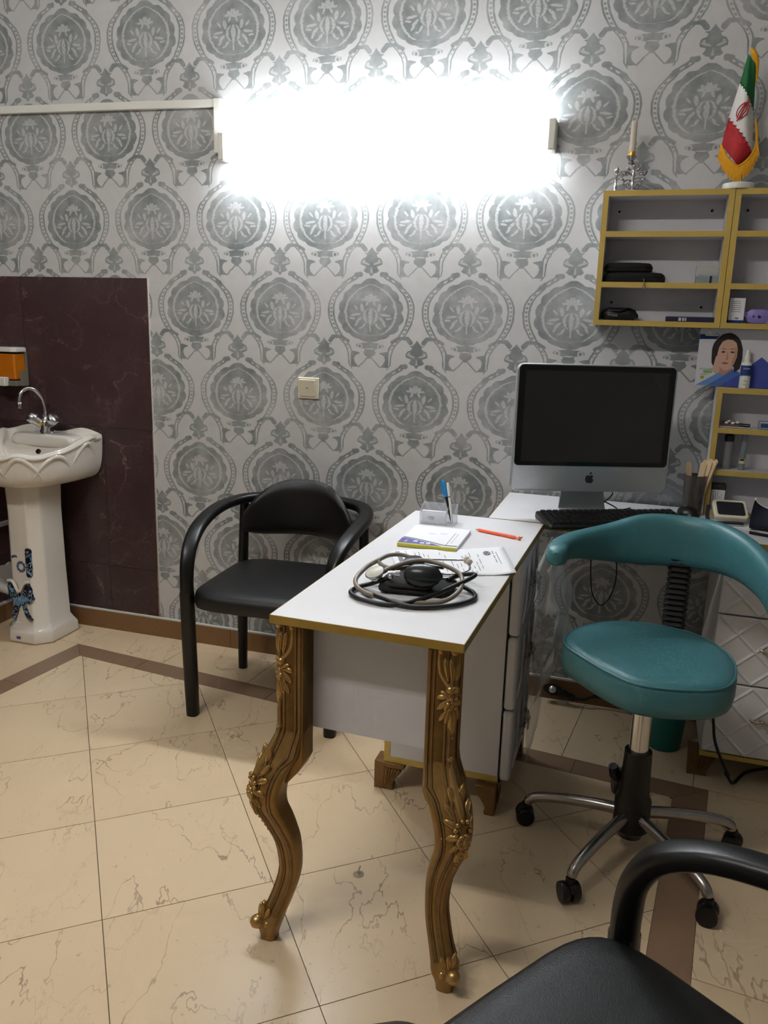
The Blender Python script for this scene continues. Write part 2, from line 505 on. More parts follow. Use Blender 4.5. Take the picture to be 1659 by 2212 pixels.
# ================================================================== THE ROOM
XL, XR, YF, ZC = -0.605, 4.1, -5.0, 2.95
def root_loc(o):
    while o.parent is not None: o = o.parent
    return o.location
def wobj(name, mb, mats, parent, **k):
    """part whose mesh was laid out in room coordinates"""
    L = root_loc(parent)
    for i in range(len(mb.v)): mb.v[i] = mb.v[i] - L
    return obj(name, mb, mats, parent, **k)

def clip(poly, n, d):                      # keep n.p <= d
    out = []
    for i in range(len(poly)):
        a, b = poly[i], poly[(i+1) % len(poly)]
        da, db = n[0]*a[0]+n[1]*a[1]-d, n[0]*b[0]+n[1]*b[1]-d
        if da <= 0: out.append(a)
        if da*db < 0:
            t = da/(da-db); out.append((a[0]+(b[0]-a[0])*t, a[1]+(b[1]-a[1])*t))
    return out
def area(p): return abs(sum(p[i][0]*p[(i+1)%len(p)][1]-p[(i+1)%len(p)][0]*p[i][1] for i in range(len(p))))/2

floor = struct(obj('floor', MB().box(XL, XR, YF, 0, -.06, -.0025), grout_m))
AL = radians(-6.2)
FU = (cos(AL), sin(AL)); FV = (sin(AL), -cos(AL)); FO = (-.116, -.204)
def uv2xy(u, v): return (FO[0]+FU[0]*u+FV[0]*v, FO[1]+FU[1]*u+FV[1]*v)
U0, U1, V0, V1 = .092, 2.35, .088, 3.6     # inner field
SU, SV = 2.444, 3.69                       # outer edge of the frame
G = .0011
def lay(poly_uv, name, m):
    p = [uv2xy(*q) for q in poly_uv]
    for n, d in (((-1,0), -XL), ((1,0), XR), ((0,1), -.001), ((0,-1), -YF)): p = clip(p, n, d) if len(p) > 2 else p
    if len(p) < 3 or area(p) < 2e-4: return
    cx = sum(q[0] for q in p)/len(p); cy = sum(q[1] for q in p)/len(p)
    o = obj(name, MB().prism([(q[0]-cx, q[1]-cy) for q in p], -.008, 0), m, floor, loc=(cx, cy, 0))
P_ = .395; r2 = math.sqrt(.5)
A0 = (.928, .911)
for i in range(-8, 9):
    for j in range(-8, 9):
        c = [(i*P_+G, j*P_+G), ((i+1)*P_-G, j*P_+G), ((i+1)*P_-G, (j+1)*P_-G), (i*P_+G, (j+1)*P_-G)]
        q = [(A0[0]+r2*(a+b), A0[1]+r2*(a-b)) for a, b in c]
        for n, d in (((-1,0),-(U0+G)), ((1,0),U1-G), ((0,-1),-(V0+G)), ((0,1),V1-G)):
            q = clip(q, n, d) if len(q) > 2 else q
        if len(q) > 2 and area(q) > 4e-4: lay(q, 'floor_tile', floor_m)
def strip(a, b, side):
    """border strip piece between a..b along one side of the frame, mitred at the corners"""
    def e(t, lo, hi, inner):   # mitre
        return t
    if side in 'bf':
        v0, v1 = (0, V0) if side == 'b' else (SV, V1)
        ai = max(a, U0) if a <= 0 else a; bi = min(b, U1) if b >= SU else b
        q = [(a+G, v0), (b-G, v0), (bi-G, v1), (ai+G, v1)]
    else:
        u0, u1 = (0, U0) if side == 'l' else (SU, U1)
        ai = max(a, V0) if a <= 0 else a; bi = min(b, V1) if b >= SV else b
        q = [(u0, a+G), (u0, b-G), (u1, bi-G), (u1, ai+G)]
    lay(q, 'border_strip', strip_m)
cuts = [0, .362, .95, 1.54, 2.05, SU]
for a, b in zip(cuts, cuts[1:]): strip(a, b, 'b'); strip(a, b, 'f')
cuts = [0, .385, .98, 1.58, 2.18, 2.78, SV]
for a, b in zip(cuts, cuts[1:]): strip(a, b, 'l'); strip(a, b, 'r')
for k in range(-3, 12):                    # straight tiles outside the frame
    a, b = .03+k*P_+G, .03+(k+1)*P_-G
    for r in range(0, 3):
        lay([(a, -r*P_-G), (b, -r*P_-G), (b, -(r+1)*P_+G), (a, -(r+1)*P_+G)], 'floor_tile', floor_m)
for k in range(0, 12):
    a, b = k*P_+G, (k+1)*P_-G
    if b > SV+.6: continue
    for r in range(0, 5):
        for s_, o_ in ((-1, 0), (1, SU)):
            lay([(o_+s_*(r*P_+G), a), (o_+s_*((r+1)*P_-G), a), (o_+s_*((r+1)*P_-G), b), (o_+s_*(r*P_+G), b)], 'floor_tile', floor_m)

wall_back = struct(obj('wall_back', MB().box(XL-.1, XR+.1, 0, .12, -.06, ZC), wp_xz))
wall_left = struct(obj('wall_left', MB().box(XL-.12, XL, YF-.1, 0, -.06, ZC), wp_yz))
wall_right = struct(obj('wall_right', MB().box(XR, XR+.12, YF-.1, 0, -.06, ZC), wp_yz))
wall_front = struct(obj('wall_front', MB().box(XL, XR, YF-.12, YF, -.06, ZC), wp_front))
ceiling = struct(obj('ceiling', MB().box(XL-.1, XR+.1, YF-.1, .1, ZC, ZC+.1), ceil_m))

# maroon tile cladding round the wash basin
def wtile(x0, x1, z0, z1):
    g = .0013
    cx, cz = (x0+x1)/2, (z0+z1)/2
    obj('wall_tile', MB().box(x0+g-cx, x1-g-cx, -.0075, 0, z0+g-cz, z1-g-cz), maroon_m, wall_back, loc=(cx, -.0015, cz))
TZ = [.075, .289, .882, 1.474]
obj('tile_grout', MB().box(XL, .1482, -.006, 0, .07, 1.4735), grout_l, wall_back)
for a, b in ((-.445, .148), (XL, -.445)): wtile(a, b, TZ[2], TZ[3])
for a, b in ((-.082, .146), (XL, -.082)): wtile(a, b, TZ[1], TZ[2])
for a, b in ((-.086, .144), (XL, -.086)): wtile(a, b, TZ[0], TZ[1])
obj('caulk_line', MB().box(.1482, .1505, -.006, 0, .10, 1.475), caulk_m, wall_back)
for z0, z1 in zip(TZ, TZ[1:]):
    for k in range(3):
        y1 = -k*.592; y0 = y1-.592; g = .0012
        obj('wall_tile', MB().box(0, .0075, -.296+g, .296-g, z0-(z0+z1)/2+g, z1-(z0+z1)/2-g), maroon_m, wall_left, loc=(XL, (y0+y1)/2, (z0+z1)/2))
# broken plaster round the pipes beneath the basin
mb = MB()
rp = random.Random(3)
for (yc, zc, sy, sz) in ((-.07, .20, .10, .055),):
    n = 18
    pl = [(yc+sy*cos(2*pi*i/n)*rp.uniform(.75,1.1), zc+sz*sin(2*pi*i/n)*rp.uniform(.7,1.15)) for i in range(n)]
    mb.prism(pl, XL+.006, XL+.014, 'x')
mb.box(XL+.005, XL+.03, -.16, -.002, .425, .44)
obj('plaster_patch', mb, plaster_m, wall_left)

# stone baseboards
bb = struct(obj('baseboard_back', MB().box(XL, XR, -.012, 0, 0, .083), caulk_m))
cuts = [XL+.02, .486, 1.08, 1.68, 2.28, 2.87, XR]
for a, b in zip(cuts, cuts[1:]):
    c = (a+b)/2
    obj('stone_slab', MB().box(a+.0008-c, b-.0008-c, -.016, 0, 0, .078), base_m, bb, loc=(c, 0, 0))
obj('caulk_bead', MB().tube([(XL, -.009, .081), (.3, -.009, .082), (1.0, -.009, .081), (XR, -.009, .082)], .0058, 6), caulk_m, bb)
bl = struct(obj('baseboard_left', MB().box(XL, XL+.026, YF, -.016, 0, .082), caulk_m))
for k in range(5):
    a = -.017-k*.6
    obj('stone_slab', MB().box(0, .03, -.2995, .2995, 0, .076), base_m, bl, loc=(XL, a-.3, 0))

# ------------------------------------------------------------------ lamps
def tube_mat(name, col, strength):
    m, nt, p, B = base_mat(name)
    p.inputs['Base Color'].default_value = (1, 1, 1, 1)
    p.inputs['Emission Color'].default_value = col
    p.inputs['Emission Strength'].default_value = strength
    return m
tube_w = tube_mat('glowing tube cool', (0.90, 0.95, 1.0, 1), TUBE_WALL)
tube_f = tube_mat('glowing tube warm', (1.0, 0.955, 0.89, 1), TUBE_FRONT)
def tube_lamp(label, x0, x1, loc, rx, tm):
    """batten with two bare tubes; its back lies on local y = 0"""
    t = thing('tube_lamp', label, 'lamp', loc)
    t.rotation_euler = (rx, 0, 0)
    h = (x1-x0)/2
    obj('housing', MB().box(-h+.02, h-.02, -.03, 0, -.018, .018), white_pl, t, bevel=.004)
    for k in (-1, 1):
        obj('end_cap', MB().box(k*h-.012, k*h+.012, -.062, 0, -.046, .046), white_pl, t, bevel=.004)
        obj('tube', MB().tube([(-h+.012, -.045, k*.036), (h-.012, -.045, k*.036)], .0135, 12), tm, t)
    return t
tube_lamp('glaring double tube lamp mounted on the papered wall above the black armchair', .505, 1.665, (1.085, 0, 1.925), 0, tube_w)
tube_lamp('double tube lamp on the ceiling in front of the wash basin wall', -.1, 1.3, (.6, -2.55, ZC), radians(90), tube_f)

t = thing('cable_trunking', 'white cable trunking running along the wall and down to the tube lamp', 'trunking', (.47, 0, 2.0))
obj('horizontal_run', MB().add([(XL-.47, 0, .084), (XL-.47, -.018, .084), (.012, -.018, .066), (.012, 0, .066),
     (XL-.47, 0, .112), (XL-.47, -.018, .112), (.012, -.018, .092), (.012, 0, .092)],
     [(0,1,2,3),(4,7,6,5),(0,4,5,1),(1,5,6,2),(2,6,7,3),(3,7,4,0)]), white_pl, t, bevel=.002)
obj('vertical_run', MB().box(-.014, .014, -.02, 0, -.088, .094), white_pl, t, bevel=.002)

t = thing('light_switch', 'square cream rocker light switch on the patterned wall', 'switch', (.8235, 0, 1.086))
obj('frame', MB().prism(rrect(.0425, .0395, .004), -.010, 0, 'y'), cream_pl, t, bevel=.003)
rk = obj('rocker', MB().add([(-.034,-.010,-.031),(.03,-.010,-.031),(.03,-.010,.031),(-.034,-.010,.031),(-.034,-.0135,-.031),(.03,-.0135,-.031),(.03,-.018,.031),(-.034,-.018,.031)],
    [(0,1,2,3),(7,6,5,4),(0,4,5,1),(1,5,6,2),(2,6,7,3),(3,7,4,0)]), cream_pl, t, bevel=.0015)
obj('indicator', MB().box(-.007, .003, -.0172, -.013, -.002, .003), ink_gr, rk)

# ------------------------------------------------------------------ pedestal sink
SX, SY = -.31, -.165
sink = thing('pedestal_sink', 'white ceramic pedestal wash basin with leaf relief, standing in the tiled corner', 'sink', (SX, SY, 0))
_pl = spline([(.0,-.238,0),(.085,-.222,0),(.15,-.165,0),(.195,-.085,0),(.214,0,0),(.222,.07,0),(.224,.13,0),(.215,.157,0),(.12,.158,0),(0,.158,0),(-.12,.158,0),(-.215,.157,0),(-.224,.13,0),(-.222,.07,0),(-.214,0,0),(-.195,-.085,0),(-.15,-.165,0),(-.085,-.222,0)], 3, True)
def plan(k, yo=0.0): return [(p_.x*k, (p_.y if p_.y < .12 else min(p_.y, .158))*k if k < 1 else p_.y, p_) for p_ in _pl]
def rim(p_):
    f = max(0.0, min(1.0, (p_.y+.10)/.22)); f = f*f*(3-2*f)
    scal = .007*cos(p_.x*62) if p_.y < .1 else .012*cos((abs(p_.x)-.13)*26)
    return .812+.052*f+scal
prof = [(.45,.655,0),(.66,.664,0),(.84,.680,0),(.94,.712,0),(.985,.765,0),(1.0,-.022,1),(1.0,-.006,1),(.975,.0,1),(.93,-.004,1),(.88,-.022,1),(.80,-.055,1),(.66,.742,0),(.42,.722,0),(.12,.715,0)]
rings = []
for i_, (k, z, rel) in enumerate(prof):
    row = []
    for x, y, p_ in plan(k):
        if i_ < 7 and p_.y > .1: y = p_.y                       # the back stays flat on the wall
        if i_ > 9: y = (y-.04) if p_.y < .1 else y-.075          # bowl set forward of the faucet deck
        row.append((x, y, rim(p_)+z if rel else z))
    rings.append(row)
basin = obj('basin', MB().loft(rings), ceram, sink, subd=1)
obj('faucet_deck', MB().loft([[(x*s_, .098+y*s_, z) for x, y in rrect(.15, .05, .03)] for s_, z in ((1.1,.79),(1.05,.832),(.96,.847),(.8,.851))]), ceram, basin, subd=1)
rel = MB()
def surf(a, zf):                        # point on the outside of the bowl; a along the outline, zf 0 bottom .. 1 rim
    n_ = len(_pl); i_ = int(a) % n_; f_ = a-int(a)
    p_ = _pl[i_]*(1-f_)+_pl[(i_+1) % n_]*f_
    z0, z1 = .668, rim(p_)-.012
    zz = z0+(z1-z0)*zf
    k = .70+.305*min(1, (zf*1.02))**.42
    return (p_.x*k, p_.y*k if p_.y < .1 else p_.y, zz)
for a0, a1 in ((17.5, 10.5), (11.5, 5.5), (7, 1.2), (2.5, -3.5), (-1, -8), (-6, -12), (-10, -17)):
    pts = []
    for i in range(15):
        f = i/14
        pts.append(surf(a0+(a1-a0)*f, .04+.88*sin(pi*(.05+.88*f))**.8))
    rel.tube(pts, [.0055+.006*sin(pi*i/14) for i in range(15)], 8)
rel.tube([surf(a*.5, .985) for a in range(-36, 37)], .0085, 8)
obj('leaf_relief', rel, ceram, basin)
obj('overflow_hole', MB().lathe([(.0105,0),(.0105,.006),(.007,.007),(.007,-.002)], 14, M=T(.02, .012, .785) @ Rx(radians(62))), [black_ru], basin)
oct_ = lambda hx, hy, c: [(hx-c,-hy),(hx,-hy+c),(hx,hy),(-hx,hy),(-hx,-hy+c),(-hx+c,-hy)]
pr = MB(); ringz = []
for hx, hy, c, z in ((.110,.108,.05,0),(.112,.11,.05,.012),(.110,.108,.05,.045),(.100,.097,.046,.065),(.091,.088,.042,.085),(.086,.085,.040,.30),(.082,.085,.040,.55),(.084,.09,.04,.665)):
    ringz.append([(x-.018, y-.01, z) for x, y in oct_(hx, hy, c)])
ped = obj('pedestal', pr.loft(ringz, smooth=False), ceram, sink, bevel=.008, seg=3)
def marbled(name):
    m, nt, p, B = base_mat(name)
    tc = B.n('ShaderNodeTexCoord')
    n1 = B.noise(tc.outputs['Object'], 38.0, 2.0, .5, .8)
    n2 = B.noise(tc.outputs['Object'], 22.0, 2.0, .5, .4)
    c = B.mix(B.ss(n2-.58, .04), lin((26,30,44)), lin((92,136,176)))
    c = B.mix(B.ss(.012-B.m('ABSOLUTE', n1-.5), .015), c, lin((190,204,214)))
    nt.links.new(c, p.inputs['Base Color']); p.inputs['Roughness'].default_value = .15
    return m
blue_dec = marbled('dark blue marbled glaze')
def yfront(z): return -.01-.094-(.012*max(0,(.12-z)/.05) if z < .12 else 0)
bow = MB()
def dec(poly, y0=-.108, y1=-.085, mat_=0): bow.prism([(x-.022, z) for x, z in poly], y0, y1, 'y', mat_)
ox = -.0  # bow sits on the front face
L_ = [(-.005,.205),(-.03,.25),(-.052,.262),(-.062,.24),(-.058,.20),(-.045,.172),(-.02,.175)]
R_ = [(.005,.205),(.024,.248),(.040,.262),(.052,.235),(.055,.205),(.06,.19),(.042,.172),(.015,.178)]
K_ = [(-.016,.205),(.014,.205),(.018,.18),(.005,.165),(-.012,.165),(-.022,.178)]
TL = [(-.022,.178),(-.004,.172),(-.022,.125),(-.038,.085),(-.052,.105),(-.044,.135)]
TR = [(.0,.172),(.016,.178),(.03,.13),(.052,.10),(.034,.098),(.016,.12)]
for p_ in (L_, R_, K_, TL, TR): dec(p_)
obj('bow_relief', bow, blue_dec, ped, bevel=.004, label='dark blue marbled bow relief')
obj('bow_rim', MB().tube(spline([(-.080,-.104,.262),(-.052,-.108,.262),(-.027,-.108,.222),(.0,-.108,.258),(.023,-.104,.268)], 6), .007, 8), ceram, ped)
obj('bar_relief', MB().prism([(x+.022, z+.345) for x, z in rrect(.0125, .062, .011)], -.099, -.085, 'y'), blue_dec, ped, bevel=.002)
fm = MB()
for i in range(10):
    a = 2*pi*i/10
    fm.prism([(-.016+.017*cos(a)+.006*cos(b), .325+.019*sin(a)+.007*sin(b)) for b in [2*pi*j/6 for j in range(6)]], -.0965, -.09, 'y')
for a in (60, 90, 120, 145):
    fm.prism([(-.044+.014*cos(radians(a))+.005*cos(b), .356+.012*sin(radians(a))+.006*sin(b)) for b in [2*pi*j/6 for j in range(6)]], -.0965, -.09, 'y')
obj('flower_print', fm, mat('faded blue glaze', (112,124,150), .2, c2=(70,84,120)), ped)
obj('maker_badge', MB().prism([(x-.035, z+.024) for x, z in rrect(.010, .006, .003)], -.1205, -.11, 'y'), ink_pu, ped)
# faucet
fc = obj('faucet', MB().lathe([(.026,.846),(.027,.860),(.022,.868),(.023,.895),(.018,.905),(.011,.912),(.011,.925)], 18, M=T(0,.09,0)), chrome, sink)
sp = spline([(0,.09,.92),(-.002,.089,.96),(-.008,.08,1.0),(-.02,.06,1.028),(-.034,.038,1.034),(-.046,.018,1.022),(-.051,.008,.998),(-.052,.006,.975)], 6)
obj('spout', MB().tube(sp, .0078, 12), chrome, fc)
obj('aerator', MB().lathe([(.0115,.956),(.0125,.958),(.0125,.979),(.009,.983)], 14, M=T(-.052,.006,0)), chrome_w, fc)
for s_ in (-1, 1):
    Mk = T(s_*.012, .09-.006, .882) @ Ry(radians(52*s_)) @ Rx(radians(14))
    obj('tap_knob', MB().lathe([(.014,.0),(.015,.014),(.019,.018),(.020,.034),(.0235,.037),(.0235,.060),(.020,.064),(.0,.065)], 16, M=Mk), chrome, fc)
obj('yellow_tag', MB().box(-.010, .002, .062, .0665, .885, .899), mat('yellow sticker', (214,176,40), .5), fc)

t = thing('drain_pipe', 'white plastic waste pipe reaching from the basin pedestal to the side wall', 'pipe', (-.5, -.13, 0))
obj('pipe', MB().tube([(-.10, .02, .165), (.06, -.01, .155)], .022, 14), white_pl, t)
obj('flange', MB().tube([(-.10, .02, .165), (-.088, .018, .164)], .034, 14), white_pl, t)

t = thing('soap_dispenser', 'clear wall soap dispenser with amber soap and white lid above the basin', 'dispenser', (-.500, -.009, 1.035))
smoky = mat('smoky clear plastic', (150,146,130), .15, alpha=.65, spec=.6)
obj('container', MB().prism([(x, z+.078) for x, z in rrect(.062, .052, .006)], -.075, -.012, 'y'), amber_m, t, bevel=.006)
obj('back_plate', MB().box(-.064, .064, -.014, 0, 0, .14), smoky, t, bevel=.002)
obj('tray', MB().box(-.066, .066, -.078, -.012, 0, .022), smoky, t, bevel=.003)
obj('side_rail', MB().box(.063, .07, -.05, -.012, 0, .062), smoky, t)
obj('lid', MB().loft([[(x, y-.042, z) for x, y in rrect(.07, .042, .02)] for z in (.138, .152)]+[[(x*.94, y*.9-.042, .156) for x, y in rrect(.07,.042,.02)]]), white_pl, t, bevel=.002)
obj('push_button', MB().box(-.014, .026, -.098, -.07, .0, .036), white_pl, t, bevel=.003)

# ------------------------------------------------------------------ armchairs
def rr_sec(a, b, r=.4, n=3): return rrect(a/2, b/2, min(a, b)*r, n)
def make_armchair(label):
    t = thing('armchair', label, 'chair')
    for s in (-1, 1):
        pts = [(s*.248,-.205,0),(s*.248,-.212,.15),(s*.248,-.219,.30),(s*.248,-.223,.45)]
        obj('leg', MB().tube(pts, [.92,1,1,1], sec=rr_sec(.044, .044, .36), up=(0,1,0)), black_pl, t, sm=50)
        pts = [(s*.245,.205,0),(s*.243,.203,.2),(s*.238,.206,.45),(s*.232,.212,.67)]
        obj('leg', MB().tube(pts, [.9,1,1,.9], sec=rr_sec(.036, .036), up=(0,1,0)), black_pl, t, sm=50)
    half = [(-.248,-.223,.44),(-.248,-.222,.495),(-.249,-.213,.548),(-.253,-.182,.598),(-.261,-.122,.634),(-.270,-.04,.655),(-.273,.05,.668),(-.262,.135,.676),(-.225,.205,.682),(-.16,.245,.685),(-.08,.264,.687),(0,.27,.687)]
    full = half + [(-x, y, z) for x, y, z in reversed(half[:-1])]
    pts = spline(full, 4)
    rings = []
    for i, p_ in enumerate(pts):
        tg = (pts[min(i+1, len(pts)-1)] - pts[max(i-1, 0)]).normalized()
        side = Vector((p_.x, p_.y+.05, 0)); side -= tg*side.dot(tg); side.normalize()
        nn = tg.cross(side)
        h = min(1, max(0, (p_.z-.5)/.12)); w = .044+.006*h; th = .044-.012*h
        rings.append([p_ + side*q[0] + nn*q[1] for q in rr_sec(w, th, .36)])
    obj('arm_rail', MB().loft(rings), black_pl, t, sm=50)
    out = []
    for i in range(40):
        a = 2*pi*i/40
        c, s = cos(a), sin(a)
        out.append((math.copysign(abs(c)**.40, c)*(.234+.008*(-s)), math.copysign(abs(s)**.38, s)*.234-.034))
    prof = [(.93,.402),(.985,.406),(1.0,.418),(1.0,.440),(.985,.453),(.94,.461),(.8,.4655),(.5,.467),(.15,.467)]
    obj('seat', MB().loft([[(x*k, (y+.03)*k-.03, z) for x, y in out] for k, z in prof]), black_lt, t)
    nx, nz = 24, 10; F = []; Bk = []
    for i in range(nx+1):
        f = -1+2*i/nx; x = .212*f
        top = .762-.125*abs(f)**3.0; bot = .552+.02*abs(f)**6
        mid = (top+bot)/2; hh = (top-bot)/2*(1-.12*abs(f)**10)
        y = .242-.105*f*f
        F.append([]); Bk.append([])
        for j in range(nz+1):
            g = -1+2*j/nz
            th = .021*math.sqrt(max(0, 1-abs(g)**5))*math.sqrt(max(0, 1-abs(f)**9))+.002
            z = mid+hh*g; yy = y-.03*(.66-z)*-1*.6
            F[-1].append((x, yy-th, z)); Bk[-1].append((x, yy+th, z))
    mb = MB(); n = nz+1
    rings = [[F[i][j] for j in range(n)] + [Bk[i][j] for j in reversed(range(n))] for i in range(nx+1)]
    obj('backrest', mb.loft(rings), black_lt, t)
    return t
ch1 = make_armchair('black armchair with curved back standing against the patterned wall behind the desk')
ch1.location = (.877, -.362, 0); ch1.rotation_euler = (0, 0, radians(3.0))
ch2 = copy_tree(ch1)
ch2['label'] = 'black armchair cut off by the lower right corner, nearest the camera'
ch2.location = (2.110, -2.054, 0); ch2.rotation_euler = (0, 0, radians(236))
for c_ in (ch1, ch2): c_['group'] = 'black armchairs'

# ------------------------------------------------------------------ desk with carved legs
def blob(mb, c, d, nrm, L, Wd, Th, n=10, m=8, bend=0.0):
    d = Vector(d).normalized(); nrm = Vector(nrm); nrm = (nrm - d*nrm.dot(d)).normalized()
    b = d.cross(nrm)
    rings = []
    for i in range(m+1):
        f = i/m; a = -1+2*f
        rr = max(1e-3, math.sqrt(max(0, 1-a*a)))*(1.0 if f > .5 else .75+.5*f)
        cc = Vector(c)+d*(a*L/2)+nrm*(bend*(a*a))
        rings.append([cc + b*(Wd/2*rr*cos(2*pi*j/n)) + nrm*(Th/2*rr*sin(2*pi*j/n)) for j in range(n)])
    mb.loft(rings)
desk = thing('desk', 'narrow white desk with gold edges and carved gold cabriole legs', 'desk', (1.5535, -.9365, 0), radians(-1.6))
top = obj('desk_top', MB().box(-.2005, .2005, -.504, .504, .7425, .76), white_lam, desk)
eb = MB(); eb.box(-.2015, .2015, -.5055, -.504, .742, .7596); eb.box(-.2015, .2015, .504, .5055, .742, .7596)
eb.box(.2005, .202, -.5055, .5055, .742, .7596); eb.box(-.202, -.2005, -.5055, .5055, .742, .7596)
obj('edge_band', eb, gold_band, top)
obj('modesty_panel', MB().box(-.165, .165, -.436, -.42, .492, .7425), white_lam2, desk)
LEGP = [(.7425,0,.0285,.004),(.50,0,.0285,.004),(.477,.008,.031,.006),(.447,.02,.036,.010),(.415,.045,.036,.013),(.371,.060,.033,.015),(.333,.058,.031,.014),(.30,.043,.029,.013),(.269,.030,.027,.012),(.228,.0156,.024,.011),(.168,.009,.0215,.010),(.126,.0177,.022,.010),(.085,.0345,.0225,.010),(.06,.05,.025,.012),(.045,.058,.027,.014),(.03,.059,.023,.012),(.012,.06,.019,.010),(0,.06,.018,.010)]
def carved_leg(cx, cy, s):
    o = Vector((s, -1, 0)).normalized(); l = Vector((1, s, 0)).normalized() if s > 0 else Vector((1, -1, 0)).normalized()
    l = Vector((-o.y, o.x, 0))
    dense = spline([(q[0], q[1], q[2]) for q in LEGP[1:]], 8)
    def prof(z):
        if z >= .5: return 0.0, LEGP[0][2], .004
        for p0, p1 in zip(dense, dense[1:]):
            if p1.x <= z <= p0.x:
                t = (p0.x-z)/max(1e-6, p0.x-p1.x)
                return p0.y+(p1.y-p0.y)*t, p0.z+(p1.z-p0.z)*t, min(.012, .004+(.5-z)*.12)
        return LEGP[-1][1:]
    zs = [.7425, .60, .50] + [.49-.01*i for i in range(50)]
    zs = [z for z in zs if z >= 0]
    if zs[-1] > 0: zs.append(0)
    rings = []
    for z in zs:
        of, a, r = prof(z)
        c = Vector((cx, cy, 0)) + o*of
        rings.append([(c.x+x, c.y+y, z) for x, y in rrect(a, a, max(r, .003), 4)])
    lm = MB().loft(rings)
    pr2 = []                            # square post whose lower end is cut off slantwise towards the knee
    for z, of, a in ((.742,0,.0285),(.432,0,.0285),(.412,.008,.026),(.385,.028,.018)):
        c = Vector((cx, cy, 0)) + o*of
        pr2.append([(c.x+x, c.y+y, z) for x, y in rrect(a, a, .003, 2)])
    lm.loft(pr2)
    leg = obj('leg', lm, gold_m, desk, sm=40)
    C = lambda z: Vector((cx, cy, z)) + o*prof(z)[0]
    fl = MB()                           # vertical mouldings on the two outward faces of the post, then down the shin
    faces = [(Vector((s,0,0)), Vector((0,1,0))), (Vector((0,-1,0)), Vector((1,0,0)))]
    for nrm, lat in faces:
        for u in (-.78, -.45, .45, .78):
            pts = []; rad = []
            for i in range(34):
                z = .735-.72*i/33*.93
                of, a, r = prof(z)
                uu = u*(1 if z > .45 else .62)
                pts.append(C(z)+nrm*(a*.985)+lat*(uu*a)); rad.append(.0042 if abs(u) > .6 else .0032)
            fl.tube(pts, rad, 6)
    obj('moulding', fl, gold_dk, leg)
    ctr = lambda z, k=1.25: C(z)+o*(prof(z)[1]*k)
    UP = Vector((0, 0, 1))
    def leaf(mb, z, sg, d_, ang, L, w, k=1.34, th_=.013):
        """acanthus leaf lying on the face beside the outward corner"""
        lat = (l*sg-o).normalized(); nr = (l*sg+o).normalized()
        d = lat*cos(radians(ang))+UP*sin(radians(ang))
        c_ = ctr(z, k)+lat*d_
        blob(mb, c_, d, nr, L, w, th_, 8, 8, .003)
        blob(mb, c_+nr*.0018, d, nr, L*.82, w*.26, th_*1.15, 6, 6, .003)
    cv = MB()                           # knee: rosette, leaves, stalk and beads
    for i in range(9):
        a = 2*pi*i/9+.3
        cv.sphere(ctr(.392, 1.18)+l*(.0165*cos(a))+UP*(.0165*sin(a)), .0052, 8, 6)
    for rr_, n_ in ((.012, 6), (.006, 4)):
        for i in range(n_):
            a = 2*pi*i/n_
            blob(cv, ctr(.368, 1.24)+l*(rr_*cos(a))+UP*(rr_*sin(a)), l*(-sin(a))+UP*cos(a), o, .016, .010, .011, 8, 6)
    cv.sphere(ctr(.368, 1.32), .006, 8, 6)
    for sg in (-1, 1):
        for (z, d_, ang, L, w) in ((.44,.012,72,.060,.017),(.418,.022,52,.052,.016),(.398,.024,24,.040,.017),(.372,.022,-14,.034,.017),(.352,.018,-48,.034,.013),(.335,.010,-70,.036,.011)):
            leaf(cv, z, sg, d_, ang, L, w)
        cv.sphere(ctr(.318, 1.15)+(l*sg-o).normalized()*.022, .0045, 8, 6)
    cv.tube([ctr(z, 1.16) for z in (.505,.49,.47,.45,.43,.41)], [.006,.0085,.010,.011,.010,.006], 8)
    cv.sphere(ctr(.510, 1.2), .0085, 10, 7)
    for i in range(7): cv.sphere(ctr(.342-.012*i, 1.18), .0052-.0004*i, 8, 6)
    obj('knee_carving', cv, gold_hi, leg)
    cv = MB()                           # shell and leaf bunch under the top
    for sg in (-1, 1):
        lat = (l*sg-o).normalized()
        cv.tube(spline([ctr(.737,1.15)+lat*.026, ctr(.715,1.25)+lat*.030, ctr(.688,1.25)+lat*.026, ctr(.666,1.3)+lat*.012, ctr(.660,1.35)], 5), .0055, 8)
        cv.sphere(ctr(.733, 1.15)+lat*.026, .009, 8, 6)
        for d_, a_ in ((.006, 84), (.016, 80)): leaf(cv, .698, sg, d_, a_, .052, .013)
        for (z, d_, ang, L, w) in ((.632,.010,-74,.046,.015),(.626,.018,-46,.040,.015),(.64,.020,-12,.030,.014),(.606,.010,-78,.046,.013),(.602,.018,-58,.034,.013),(.645,.014,30,.03,.012)):
            leaf(cv, z, sg, d_, ang, L, w)
        cv.sphere(ctr(.656, 1.32)+lat*.007, .0095, 10, 7)
    cv.sphere(ctr(.735, 1.2), .0095, 8, 6)
    for rr_, n_ in ((.011, 6), (.005, 3)):
        for i in range(n_):
            a = 2*pi*i/n_
            cv.sphere(ctr(.628, 1.26)+l*(rr_*cos(a))+UP*(rr_*sin(a)), .0058, 8, 6)
    cv.tube([ctr(z, 1.16) for z in (.615,.60,.585,.57,.56)], [.006,.0095,.010,.008,.005], 8)
    cv.sphere(ctr(.556, 1.2), .006, 8, 6)
    obj('top_carving', cv, gold_hi, leg)
    cv = MB()                           # scroll foot
    for sg in (-1, 1):
        for d_, a_, L in ((.004, 82, .05), (.014, 66, .042)): leaf(cv, .064, sg, d_, a_, L, .015)
        cv.sphere(ctr(.044, 1.05)+(l*sg-o).normalized()*.022, .009, 10, 7)
    blob(cv, ctr(.046, 1.05), o+UP*.2, UP, .040, .032, .032, 10, 8)
    obj('foot_carving', cv, gold_hi, leg)
